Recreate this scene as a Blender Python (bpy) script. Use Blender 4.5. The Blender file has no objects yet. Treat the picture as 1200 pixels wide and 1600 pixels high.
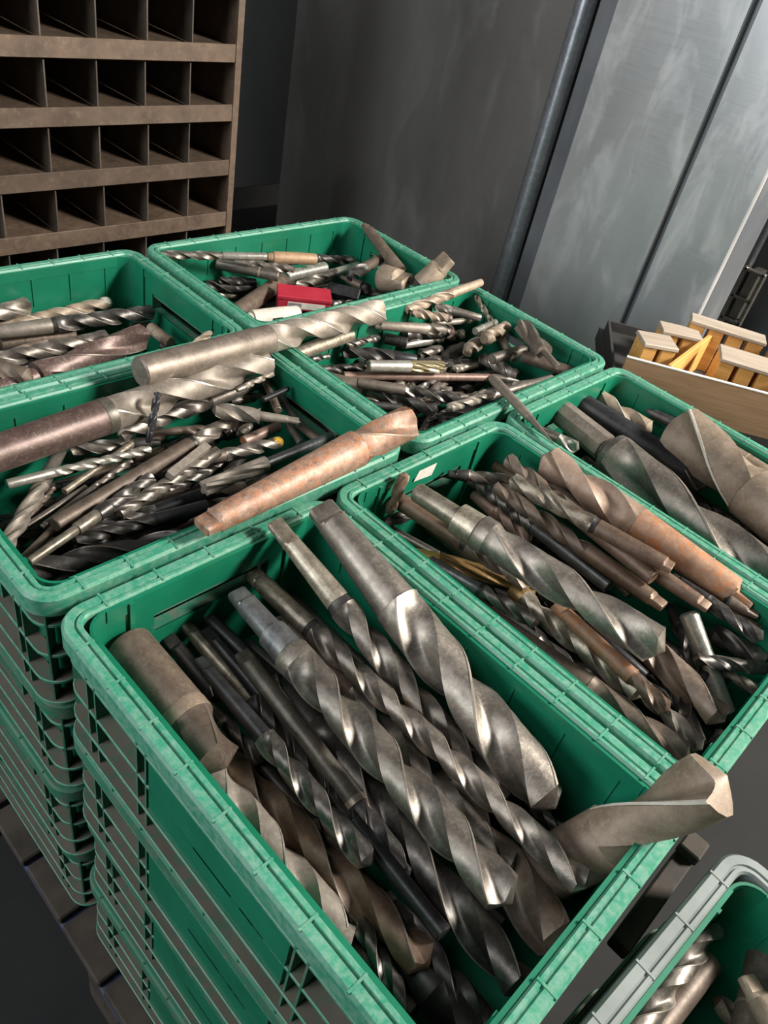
import bpy, math, random
import numpy as np
from mathutils import Matrix, Vector

random.seed(7); rng = np.random.default_rng(7)
SC = bpy.context.scene
COL = SC.collection
ZR = 0.93            # height of the crate rims above the floor

# ------------------------------------------------------------------ camera
cam_d = bpy.data.cameras.new('camera'); cam = bpy.data.objects.new('camera', cam_d); COL.objects.link(cam)
cam_d.sensor_fit = 'VERTICAL'; cam_d.sensor_height = 36.0; cam_d.lens = 36.0 * 1200.8 / 1600.0
cam_d.clip_start = 0.02; cam_d.clip_end = 60
R0 = ((0.69768392, -0.69151451, 0.18720264), (-0.34572911, -0.55386191, -0.75743539), (0.62746198, 0.46372909, -0.62549724))
cam.matrix_world = Matrix(((R0[0][0], -R0[1][0], -R0[2][0], -0.22273), (R0[0][1], -R0[1][1], -R0[2][1], -0.56939),
                           (R0[0][2], -R0[1][2], -R0[2][2], 0.66269 + ZR), (0, 0, 0, 1)))
SC.camera = cam

# ------------------------------------------------------------------ world, lamps, exposure
w = bpy.data.worlds.new('workshop_ambient'); SC.world = w; w.use_nodes = True
bg = w.node_tree.nodes['Background']; bg.inputs[0].default_value = (0.86, 0.93, 1.0, 1); bg.inputs[1].default_value = 0.015
def area(name, loc, target, sx, sy, power, color):
    l = bpy.data.lights.new(name, 'AREA'); l.shape = 'RECTANGLE'; l.size = sx; l.size_y = sy; l.energy = power; l.color = color
    o = bpy.data.objects.new(name, l); COL.objects.link(o); o.location = loc
    o.rotation_euler = (Vector(target) - Vector(loc)).to_track_quat('-Z', 'Y').to_euler()
    return o
area('ceiling_lamp_right', (2.4, -2.3, 3.2), (0.55, 0.15, ZR), 0.7, 0.5, 180, (1.0, 0.965, 0.91))
area('ceiling_lamp_left', (-1.3, 0.5, 3.3), (0.8, 0.3, ZR), 1.6, 0.9, 16, (0.97, 0.98, 1.0))
area('left_panel_fill', (-2.7, 0.9, 2.1), (1.75, 0.6, 1.25), 1.7, 1.5, 54, (0.93, 0.97, 1.0))  # added fill from the unseen left side, brightens the cabinet panels
area('right_warm_fill', (2.6, -2.6, 1.9), (1.5, -0.1, ZR), 0.9, 1.5, 55, (1.0, 0.88, 0.74))  # unseen warm source added to light the wooden blocks and right crates
SC.view_settings.view_transform = 'Standard'; SC.view_settings.look = 'None'
SC.view_settings.exposure = 0.68; SC.view_settings.gamma = 1.0; SC.view_settings.use_curve_mapping = False

# ------------------------------------------------------------------ helpers
def mesh(name, verts, faces, mat, smooth=None, mats=None, midx=None):
    m = bpy.data.meshes.new(name); m.from_pydata([tuple(v) for v in verts], [], [tuple(int(i) for i in f) for f in faces]); m.update()
    if mats:
        for k in mats: m.materials.append(k)
        m.polygons.foreach_set('material_index', midx)
    else: m.materials.append(mat)
    if smooth is not None:
        m.shade_smooth(); m.set_sharp_from_angle(angle=math.radians(smooth))
    return m
def obj(name, m, parent=None):
    o = bpy.data.objects.new(name, m); COL.objects.link(o)
    if parent: o.parent = parent
    return o
def empty(name, mat4):
    o = bpy.data.objects.new(name, None); COL.objects.link(o); o.empty_display_size = .05; o.matrix_world = mat4; return o
def tag(o, label, cat, group=None, kind=None):
    if label: o['label'] = label
    if cat: o['category'] = cat
    if group: o['group'] = group
    if kind: o['kind'] = kind
    return o
class MB:
    def __init__(s): s.v = []; s.f = []; s.i = []
    def add(s, v, f, mi=0):
        n = len(s.v); s.v += [tuple(x) for x in v]; s.f += [tuple(i + n for i in q) for q in f]; s.i += [mi] * len(f)
    def box(s, x0, x1, y0, y1, z0, z1, mi=0, M=None):
        v = [Vector(p) for p in ((x0,y0,z0),(x1,y0,z0),(x1,y1,z0),(x0,y1,z0),(x0,y0,z1),(x1,y0,z1),(x1,y1,z1),(x0,y1,z1))]
        if M: v = [M @ p for p in v]
        s.add(v, [(3,2,1,0),(4,5,6,7),(0,1,5,4),(1,2,6,5),(2,3,7,6),(3,0,4,7)], mi)
    def bbox(s, x0, x1, y0, y1, z0, z1, b, mi=0, M=None):      # bevelled box (24 corner verts)
        X = (x0, x1); Y = (y0, y1); Z = (z0, z1); v = []; idx = {}
        for i in (0,1):
            for j in (0,1):
                for k in (0,1):
                    sx, sy, sz = (1,-1)[i], (1,-1)[j], (1,-1)[k]
                    for a in range(3):
                        p = [X[i]+sx*b*(a!=0), Y[j]+sy*b*(a!=1), Z[k]+sz*b*(a!=2)]
                        idx[i,j,k,a] = len(v); v.append(M @ Vector(p) if M else Vector(p))
        f = []
        def q(*k): f.append([idx[t] for t in k])
        for s_ in (0,1):
            q((s_,0,0,0),(s_,1,0,0),(s_,1,1,0),(s_,0,1,0)); q((0,s_,0,1),(1,s_,0,1),(1,s_,1,1),(0,s_,1,1)); q((0,0,s_,2),(1,0,s_,2),(1,1,s_,2),(0,1,s_,2))
        for i in (0,1):
            for j in (0,1):
                q((i,j,0,0),(i,j,1,0),(i,j,1,1),(i,j,0,1)); q((i,0,j,0),(i,1,j,0),(i,1,j,2),(i,0,j,2)); q((0,i,j,1),(1,i,j,1),(1,i,j,2),(0,i,j,2))
                for k in (0,1): q((i,j,k,0),(i,j,k,1),(i,j,k,2))
        # orient outward
        c = Vector(((x0+x1)/2,(y0+y1)/2,(z0+z1)/2)); c = M @ c if M else c
        g = []
        for t in f:
            a, b_, d = v[t[0]], v[t[1]], v[t[2]]; n = (b_-a).cross(d-a); m = sum((v[x] for x in t), Vector())/len(t)
            g.append(t if n.dot(m-c) > 0 else t[::-1])
        s.add(v, g, mi)
    def tube(s, a, b, r, n=12, mi=0, r2=None):
        a = Vector(a); b = Vector(b); r2 = r if r2 is None else r2; d = (b-a).normalized(); u = d.orthogonal().normalized(); w_ = d.cross(u)
        v = []
        for p, rr in ((a, r), (b, r2)):
            v += [p + (u*math.cos(2*math.pi*k/n) + w_*math.sin(2*math.pi*k/n))*rr for k in range(n)]
        s.add(v, [(k, (k+1) % n, n+(k+1) % n, n+k) for k in range(n)] + [tuple(range(n))[::-1], tuple(range(n, 2*n))], mi)
    def mesh(s, name, mats, smooth=None):
        mats = mats if isinstance(mats, (list, tuple)) else [mats]
        return mesh(name, s.v, s.f, None, smooth, mats, s.i)
    def build(s, name, mats, parent=None, smooth=None): return obj(name, s.mesh(name, mats, smooth), parent)

# ------------------------------------------------------------------ materials
def ramp(nt, fac, stops):
    r = nt.nodes.new('ShaderNodeValToRGB'); e = r.color_ramp.elements
    while len(e) < len(stops): e.new(0.5)
    for k, (p, c) in zip(e, stops): k.position = p; k.color = (*c, 1)
    nt.links.new(fac, r.inputs[0]); return r.outputs[0]
def mixc(nt, fac, a, b, mode='MIX'):
    m = nt.nodes.new('ShaderNodeMix'); m.data_type = 'RGBA'; m.blend_type = mode
    for k, v in ((0, fac), (6, a), (7, b)):
        if isinstance(v, (int, float)): m.inputs[k].default_value = v
        elif isinstance(v, tuple): m.inputs[k].default_value = (*v, 1)
        else: nt.links.new(v, m.inputs[k])
    return m.outputs[2]
def math_(nt, op, a, b=0.0):
    m = nt.nodes.new('ShaderNodeMath'); m.operation = op
    for k, v in ((0, a), (1, b)):
        if isinstance(v, (int, float)): m.inputs[k].default_value = v
        else: nt.links.new(v, m.inputs[k])
    return m.outputs[0]
def noise(nt, vec, scale, detail=4, rough=.6, dist=0):
    n = nt.nodes.new('ShaderNodeTexNoise'); n.inputs['Scale'].default_value = scale; n.inputs['Detail'].default_value = detail
    n.inputs['Roughness'].default_value = rough; n.inputs['Distortion'].default_value = dist; nt.links.new(vec, n.inputs['Vector']); return n.outputs['Fac']
def base(name):
    m = bpy.data.materials.new(name); m.use_nodes = True; nt = m.node_tree; bs = nt.nodes['Principled BSDF']
    tc = nt.nodes.new('ShaderNodeTexCoord'); oi = nt.nodes.new('ShaderNodeObjectInfo')
    ad = nt.nodes.new('ShaderNodeVectorMath'); ad.operation = 'ADD'; sc = nt.nodes.new('ShaderNodeVectorMath'); sc.operation = 'SCALE'
    cb = nt.nodes.new('ShaderNodeCombineXYZ')
    for k in range(3): nt.links.new(oi.outputs['Random'], cb.inputs[k])
    nt.links.new(cb.outputs[0], sc.inputs[0]); sc.inputs['Scale'].default_value = 13.0
    nt.links.new(tc.outputs['Object'], ad.inputs[0]); nt.links.new(sc.outputs[0], ad.inputs[1])
    return m, nt, bs, ad.outputs[0], oi.outputs['Random'], tc
def bump(nt, bs, h, strength, dist=.001):
    b = nt.nodes.new('ShaderNodeBump'); b.inputs['Strength'].default_value = strength; b.inputs['Distance'].default_value = dist
    nt.links.new(h, b.inputs['Height']); nt.links.new(b.outputs[0], bs.inputs['Normal'])
M = {}
def metal(name, c1, c2, c3=None, metallic=.6, rough=.42, rust=None, rust_lo=.55, edge=.5, scale=45, rust_w=.14):
    m, nt, bs, vec, rnd, tc = base(name)
    n1 = noise(nt, vec, scale, 6, .65); n2 = noise(nt, vec, scale*4.5, 5, .7)
    col = ramp(nt, n1, [(.32, c1), (.68, c2)])
    sp = ramp(nt, n2, [(.52, (0, 0, 0)), (.72, (1, 1, 1))])
    col = mixc(nt, math_(nt, 'MULTIPLY', sp, .35), col, c3 or tuple(min(1, x*1.7) for x in c2))
    if rust:
        n3 = noise(nt, vec, scale*1.3, 8, .72, .4); rf = ramp(nt, n3, [(rust_lo, (0, 0, 0)), (rust_lo+rust_w, (1, 1, 1))])
        col = mixc(nt, rf, col, rust)
    vv = math_(nt, 'ADD', math_(nt, 'MULTIPLY', rnd, .5), .75)
    col = mixc(nt, 1.0, col, vv, 'MULTIPLY')
    g = nt.nodes.new('ShaderNodeNewGeometry')
    pt = ramp(nt, g.outputs['Pointiness'], [(.57, (0, 0, 0)), (.68, (1, 1, 1))])
    col = mixc(nt, math_(nt, 'MULTIPLY', pt, edge*.6), col, (.5, .46, .41))
    nt.links.new(col, bs.inputs['Base Color']); bs.inputs['Metallic'].default_value = metallic
    if rust: nt.links.new(math_(nt, 'MULTIPLY', math_(nt, 'SUBTRACT', 1.0, rf), metallic), bs.inputs['Metallic'])
    rr = math_(nt, 'ADD', math_(nt, 'MULTIPLY', n2, .35), rough-.16); nt.links.new(rr, bs.inputs['Roughness'])
    bump(nt, bs, n2, .35, .0006); M[name] = m
metal('steel', (.15,.132,.112), (.28,.245,.207), metallic=.75, rough=.42)
metal('pale', (.19,.163,.134), (.31,.268,.222), metallic=.5, rough=.54)
metal('palebrown', (.15,.122,.098), (.26,.215,.175), metallic=.5, rough=.48)
metal('bluesteel', (.075,.077,.08), (.155,.155,.152), rough=.38)
metal('darksteel', (.08,.074,.067), (.165,.15,.135), metallic=.78, rough=.37)
metal('dark', (.035,.033,.031), (.075,.068,.062), rough=.45, edge=.3)
metal('black', (.012,.012,.013), (.03,.03,.031), metallic=.3, rough=.38, edge=.22)
metal('brown', (.10,.073,.055), (.19,.143,.108), metallic=.4, rough=.5)
metal('purple', (.10,.062,.052), (.175,.115,.096), (.5,.45,.42), metallic=.4, rough=.42)
metal('olive', (.075,.068,.055), (.15,.135,.108), metallic=.5)
metal('bronze', (.13,.105,.075), (.36,.32,.25), metallic=.6, rough=.38, scale=70)
metal('tan', (.21,.155,.108), (.34,.265,.195), metallic=.25, rough=.55, edge=.35)
metal('pink', (.20,.125,.098), (.31,.21,.17), metallic=.4, rough=.45)
metal('bright', (.38,.355,.30), (.62,.59,.52), metallic=.7, rough=.32)
metal('amber', (.14,.085,.032), (.31,.19,.07), metallic=.5, rough=.36, rust=(.30,.11,.025), rust_lo=.6)
metal('brass', (.34,.235,.06), (.5,.36,.12), metallic=.5, rough=.35)
metal('brassline', (.42,.33,.17), (.7,.6,.38), metallic=.75, rough=.28, edge=.8)
metal('rust', (.24,.125,.07), (.37,.225,.145), (.55,.42,.33), metallic=.25, rough=.55, rust=(.40,.135,.03), rust_lo=.50, edge=.3)
metal('rustpale', (.25,.165,.115), (.36,.265,.20), metallic=.35, rough=.5, rust=(.36,.15,.05), rust_lo=.62, edge=.4)
metal('rustdark', (.10,.062,.04), (.19,.125,.085), metallic=.35, rough=.5, rust=(.30,.11,.03), rust_lo=.6, edge=.4)
metal('rustbright', (.15,.083,.053), (.31,.215,.162), (.56,.47,.40), metallic=.3, rough=.5, rust=(.38,.125,.035), rust_lo=.47, rust_w=.26, edge=.3, scale=70)
metal('sleeve', (.27,.165,.095), (.40,.26,.155), metallic=.2, rough=.55)
metal('cream', (.50,.46,.38), (.66,.61,.52), metallic=.0, rough=.6)
def plain(name, c, rough=.5, metallic=0.0, c2=None, scale=20, bumpf=.2):
    m, nt, bs, vec, rnd, tc = base(name); n = noise(nt, vec, scale, 5)
    nt.links.new(ramp(nt, n, [(.35, c), (.65, c2 or tuple(x*1.25 for x in c))]), bs.inputs['Base Color'])
    bs.inputs['Roughness'].default_value = rough; bs.inputs['Metallic'].default_value = metallic
    if bumpf: bump(nt, bs, n, bumpf)
    M[name] = m
plain('hole', (.008,.007,.006), .9)
plain('glass_amber', (.45,.22,.02), .12, 0, (.7,.5,.1), 60)
plain('red_plastic', (.36,.018,.035), .4, 0, (.42,.03,.05))
plain('paper', (.62,.60,.54), .8, 0, (.5,.47,.4), 60)
plain('print_grey', (.2,.19,.19), .6)
# crate plastics: green with dust streaks; the rim is scuffed pale, ledges carry brown dust
def plastic(name, c1, c2, dust, dlo, dhi, rough, scale=9, fine=60):
    m, nt, bs, vec, rnd, tc = base(name)
    n1 = noise(nt, vec, scale, 5, .6); n2 = noise(nt, vec, fine, 6, .7, .3)
    col = ramp(nt, n1, [(.3, c1), (.7, c2)]); d = ramp(nt, n2, [(dlo, (0, 0, 0)), (dhi, (1, 1, 1))])
    col = mixc(nt, d, col, dust); nt.links.new(col, bs.inputs['Base Color'])
    rr = math_(nt, 'ADD', math_(nt, 'MULTIPLY', d, .25), rough); nt.links.new(rr, bs.inputs['Roughness'])
    bump(nt, bs, n2, .15, .0008); M[name] = m
plastic('green', (.0045,.122,.062), (.009,.17,.093), (.045,.15,.104), .6, .85, .36)
plastic('green_rim', (.025,.21,.125), (.05,.27,.165), (.22,.34,.27), .40, .84, .38, 14, 110)
plastic('green_dusty', (.012,.13,.072), (.03,.165,.10), (.13,.115,.085), .45, .75, .6)
plastic('ledge_dust', (.085,.075,.056), (.13,.112,.086), (.045,.12,.08), .5, .68, .85, 14, 70)
plastic('grey_rim', (.15,.175,.165), (.24,.265,.25), (.13,.15,.14), .6, .75, .5, 10, 30)
# ------------------------------------------------------------------ setting
def sheet(name, c1, c2, smear, metallic, rough, streak=(2.2, 2.2, .9), ssc=3.0, sa=.25):
    m, nt, bs, vec, rnd, tc = base(name)
    mp = nt.nodes.new('ShaderNodeMapping'); mp.inputs['Scale'].default_value = streak; nt.links.new(tc.outputs['Object'], mp.inputs[0])
    n1 = noise(nt, mp.outputs[0], 1.6, 5, .55); n2 = noise(nt, mp.outputs[0], ssc, 7, .62, .8)
    mp2 = nt.nodes.new('ShaderNodeMapping'); mp2.inputs['Scale'].default_value = (1, 9, 240); nt.links.new(tc.outputs['Object'], mp2.inputs[0])
    n3 = noise(nt, mp2.outputs[0], 1.0, 3)
    col = ramp(nt, n1, [(.3, c1), (.72, c2)]); sm = ramp(nt, n2, [(.48, (0, 0, 0)), (.72, (1, 1, 1))])
    col = mixc(nt, math_(nt, 'MULTIPLY', sm, sa), col, smear); nt.links.new(col, bs.inputs['Base Color'])
    bs.inputs['Metallic'].default_value = metallic
    rr = math_(nt, 'ADD', math_(nt, 'ADD', math_(nt, 'MULTIPLY', sm, .18), math_(nt, 'MULTIPLY', n3, .12)), rough); nt.links.new(rr, bs.inputs['Roughness'])
    bump(nt, bs, n3, .05, .0005); M[name] = m
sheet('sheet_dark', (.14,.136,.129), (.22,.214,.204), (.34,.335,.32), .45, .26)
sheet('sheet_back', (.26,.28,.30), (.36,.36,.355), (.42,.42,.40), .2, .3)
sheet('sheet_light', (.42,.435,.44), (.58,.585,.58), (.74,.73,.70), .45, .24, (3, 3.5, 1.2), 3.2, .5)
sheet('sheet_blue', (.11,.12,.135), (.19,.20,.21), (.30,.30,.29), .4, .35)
metal('post_steel', (.22,.24,.27), (.36,.38,.41), metallic=.7, rough=.35, edge=.2)
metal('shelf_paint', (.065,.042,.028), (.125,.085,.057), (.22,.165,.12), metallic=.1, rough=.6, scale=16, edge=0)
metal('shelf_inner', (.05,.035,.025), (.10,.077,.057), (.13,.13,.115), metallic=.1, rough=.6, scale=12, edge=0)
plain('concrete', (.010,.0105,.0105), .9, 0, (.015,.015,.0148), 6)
plain('wall_paint', (.05,.05,.052), .8, 0, (.07,.07,.07), 3)
plain('pallet_wood', (.03,.024,.019), .85, 0, (.065,.05,.038), 14)
plain('pallet_blue', (.03,.06,.16), .7, 0, (.06,.05,.05), 30)
plain('bench', (.03,.028,.026), .7)
def wood(name, c1, c2):
    m, nt, bs, vec, rnd, tc = base(name)
    mp = nt.nodes.new('ShaderNodeMapping'); mp.inputs['Scale'].default_value = (3, 40, 40); nt.links.new(vec, mp.inputs[0])
    n = noise(nt, mp.outputs[0], 2.5, 6, .6, .6); nt.links.new(ramp(nt, n, [(.3, c1), (.7, c2)]), bs.inputs['Base Color'])
    bs.inputs['Roughness'].default_value = .6; bump(nt, bs, n, .3); M[name] = m
wood('wood_warm', (.50,.24,.055), (.72,.40,.12)); wood('wood_grey', (.30,.24,.18), (.44,.37,.29)); wood('board_tan', (.24,.135,.07), (.34,.20,.115))

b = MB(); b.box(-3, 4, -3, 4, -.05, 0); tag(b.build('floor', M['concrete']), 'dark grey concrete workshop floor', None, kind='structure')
b = MB(); b.box(-3, 4, 3.0, 3.1, 0, 3.6); tag(b.build('wall_back', M['wall_paint']), 'dark back wall of the workshop', None, kind='structure')
b = MB(); b.box(3.2, 3.3, -1.0, 3.0, 0, 3.6); tag(b.build('wall_right', M['wall_paint']), 'dark right wall of the workshop', None, kind='structure')

# pigeonhole shelf: front faces the crates, compartments 0.12 x 0.13
def pigeonhole():
    root = empty('pigeonhole_shelf', Matrix.Translation((.5, 1.2, 0)))
    tag(root, 'brown steel pigeonhole shelf with rows of small open compartments', 'shelf')
    x1 = .622; cw = .1215; nc = 9; x0 = x1 - .012 - nc*cw - .012; dep = .27
    lips = [ZR + z for z in (.84, .70, .56, .421, .281, .145, .009, -.130, -.27, -.41, -.55, -.69, -.83)]
    top = ZR + .98
    b = MB(); b.box(x1-.014, x1+.004, -.006, dep, 0, top); b.build('side_panel', M['shelf_paint'], root)
    b = MB(); b.box(x0-.004, x0+.012, -.006, dep, 0, top); b.build('side_panel', M['shelf_paint'], root)
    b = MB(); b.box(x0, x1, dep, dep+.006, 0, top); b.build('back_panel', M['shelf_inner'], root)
    b = MB(); b.box(x0, x1, -.004, dep, top, top+.006); b.build('top_panel', M['shelf_paint'], root)
    sb = MB(); sb.box(x0+.012, x1-.014, 0, dep, -.004, 0); sm = sb.mesh('shelf_board', M['shelf_paint'])
    lb = MB(); lb.bbox(x0+.012, x1-.014, -.004, .001, -.036, .004, .0012); lm = lb.mesh('shelf_lip', M['shelf_paint'])
    for z in lips:
        s = obj('shelf_board', sm, root); s.location.z = z - .004
        l = obj('lip', lm, s); l.location.z = .002
    for r, z in enumerate(lips):
        zt = (lips[r-1] - .040 if r else top)
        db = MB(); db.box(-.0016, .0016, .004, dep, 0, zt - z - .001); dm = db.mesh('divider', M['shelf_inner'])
        for c in range(1, nc):
            d = obj('divider', dm, root); d.location = (x1 - .014 - c*cw + random.uniform(-.004, .004), 0, z - .002)
            d.rotation_euler.z = random.uniform(-.02, .02)
    return root
pigeonhole()

# steel cabinets along the right and the back
XC = 1.75
b = MB(); b.bbox(XC, XC+.45, .692, 1.736, .02, 2.1, .003)
r = empty('steel_cabinet', Matrix.Translation((XC, 1.2, 0))); tag(r, 'tall dark steel cabinet side with smeared fingerprints behind the crates', 'cabinet')
def at_root(mb, name, mat, root, smooth=None):
    o = mb.build(name, mat, root, smooth); o.matrix_parent_inverse = root.matrix_world.inverted(); return o
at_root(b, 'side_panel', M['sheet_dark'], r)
b = MB(); b.box(XC+.01, XC+.44, .70, 1.73, 0, .02); at_root(b, 'plinth', M['bench'], r)
b = MB(); b.tube((XC+.005, .664, 0), (XC+.005, .664, 2.1), .025, 20); tag(b.build('steel_post', M['post_steel'], None, 40), 'round blue-grey steel post between the dark and the light cabinet panels', 'post')
r = empty('steel_cabinet', Matrix.Translation((XC, .3, 0))); tag(r, 'light steel cabinet with two smeared doors behind the centre crate', 'cabinet')
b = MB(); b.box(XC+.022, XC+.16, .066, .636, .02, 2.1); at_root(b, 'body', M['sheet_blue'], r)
for y0, y1 in ((.257, .579), (.066, .240)):
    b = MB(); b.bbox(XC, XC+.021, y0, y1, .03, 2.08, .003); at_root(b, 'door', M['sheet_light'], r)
b = MB(); b.box(XC+.03, XC+.15, .07, .63, 0, .02); at_root(b, 'plinth', M['bench'], r)
r = empty('steel_cabinet', Matrix.Translation((1.4, 1.95, 0))); tag(r, 'dark steel cabinet hanging behind the pigeonhole shelf, open and black below', 'cabinet')
b = MB(); b.bbox(1.0, 2.15, 1.9, 2.3, ZR-.356, 2.1, .003); at_root(b, 'body', M['sheet_back'], r)
for x in (1.02, 2.1):
    b = MB(); b.box(x, x+.03, 2.0, 2.03, 0, ZR-.356); at_root(b, 'leg', M['bench'], r)
r = empty('steel_cabinet', Matrix.Translation((2.3, -.1, 0))); tag(r, 'dark blue-grey steel cabinet set back at the right edge', 'cabinet')
b = MB(); b.bbox(2.26, 2.7, -.7, .75, .02, 2.1, .003); at_root(b, 'body', M['sheet_blue'], r)
b = MB(); b.box(2.28, 2.68, -.68, .73, 0, .02); at_root(b, 'plinth', M['bench'], r)
b = MB(); b.tube((2.235, .152, .02), (2.235, .152, 2.05), .012, 10); at_root(b, 'door_bar', M['post_steel'], r, 40)
b = MB()
for y in (.142, .085): b.bbox(2.19, 2.206, y-.006, y+.006, ZR-.17, ZR-.005, .002)
for z in (-.012, -.095, -.165): b.bbox(2.19, 2.206, .082, .146, ZR+z-.005, ZR+z+.005, .002)
b.bbox(2.206, 2.262, .10, .13, ZR-.16, ZR-.01, .002)
at_root(b, 'latch_bracket', M['bright'], r)

# bench with the tray of slotted wooden blocks, to the right of the crates
ca, sa = .563, -.826
TM = Matrix(((ca, -sa, 0, 1.251), (sa, ca, 0, .003), (0, 0, 1, ZR), (0, 0, 0, 1)))
r = empty('workbench', TM @ Matrix.Translation((.35, .17, -ZR))); tag(r, 'low dark workbench under the tray of wooden blocks', 'bench')
b = MB(); b.box(-.36, .36, -.17, .2, ZR-.135, ZR-.10); b.build('bench_top', M['bench'], r)
for x in (-.34, .30):
    for y in (-.15, .14):
        b = MB(); b.box(x, x+.04, y, y+.04, 0, ZR-.135); b.build('leg', M['bench'], r)
r = empty('wooden_tray', TM @ Matrix.Translation((0, 0, -.10))); tag(r, 'shallow tan tray with a pale top edge holding wooden blocks', 'tray')
plain('tray_edge', (.62,.60,.55), .7)
b = MB(); b.box(0, .70, 0, .006, 0, .098); fr = b.build('front_board', M['board_tan'], r)
b = MB(); b.box(0, .70, -.0005, .0065, .098, .1); b.build('edge_strip', M['tray_edge'], fr)
b = MB(); b.box(0, .70, .344, .35, 0, .03); b.build('back_board', M['bench'], r)  # back and side boards take a dark colour for the tray's inner shadow
b = MB(); b.box(0, .006, .006, .344, 0, .03); b.build('side_board', M['bench'], r)
b = MB(); b.box(.694, .70, .006, .344, 0, .03); b.build('side_board', M['bench'], r)
b = MB(); b.box(.006, .694, .006, .344, 0, .006); b.build('tray_floor', M['bench'], r)
def block(label, x, y, rz, lx, ly, h, slots=0, mat='wood_warm', z=-.094, cap=True):
    rt = empty('wooden_block', TM @ Matrix.Translation((x, y, z)) @ Matrix.Rotation(math.radians(rz), 4, 'Z'))
    tag(rt, label, 'wood block', 'wooden blocks in the tray')
    b = MB(); n = slots + 1; g = .012 if slots else 0; wseg = (lx - g*slots)/n
    for k in range(n): b.bbox(k*(wseg+g), k*(wseg+g)+wseg, 0, ly, 0, h-.010, .0015)
    if slots: b.box(0, lx, .004, ly-.004, 0, h*.35)
    b.build('body', M[mat], rt)
    if cap: b = MB(); b.bbox(-.003, lx+.003, -.003, ly+.003, h-.010, h, .002); b.build('cap_board', M['wood_grey'], rt)
block('small wooden block with a grey top nearest the centre crate corner', .045, .085, 12, .075, .06, .098, 1)
block('thin orange wooden board standing slantwise across the tray', .10, .02, 62, .26, .010, .100, 0, cap=False)
block('wooden block behind the slanting board with a reddish end', .10, .20, 5, .09, .05, .092, 1)
block('long grey-topped wooden bar along the back of the tray', .165, .255, -8, .17, .045, .112, 3)
block('broad orange wooden block with dark upright slots in the middle', .215, .10, -6, .12, .075, .104, 2)
block('orange wooden block with slots at the right edge of the frame', .355, .06, -4, .14, .09, .104, 3)
block('wooden block behind the others at the right edge of the frame', .36, .20, 0, .13, .07, .125, 2)
# ------------------------------------------------------------------ crates (local: long side along x, rim top at z = 0)
CL, CW, CH, CR = .594, .394, .195, .036
def rrect(inset, n=6, L=CL, W=CW, rad=CR):
    hx, hy = L/2 - inset, W/2 - inset; rr = max(rad - inset, .006); p = []
    for cx, cy, a0 in ((hx-rr, hy-rr, 0), (-hx+rr, hy-rr, 90), (-hx+rr, -hy+rr, 180), (hx-rr, -hy+rr, 270)):
        p += [(cx + rr*math.cos(math.radians(a0+90*k/n)), cy + rr*math.sin(math.radians(a0+90*k/n))) for k in range(n+1)]
    return p
def sweep(mb, prof, mi=0, closed=True, mis=None):
    rings = [[(x, y, z) for x, y in rrect(d)] for d, z in prof]; n = len(rings[0]); m = len(rings)
    v = [p for r_ in rings for p in r_]
    for a in range(m if closed else m-1):
        c = (a+1) % m
        mb.add([rings[a][k] for k in range(n)] + [rings[c][k] for k in range(n)], [(k, n+k, n+(k+1) % n, (k+1) % n) for k in range(n)], mis[a] if mis else mi)
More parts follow.
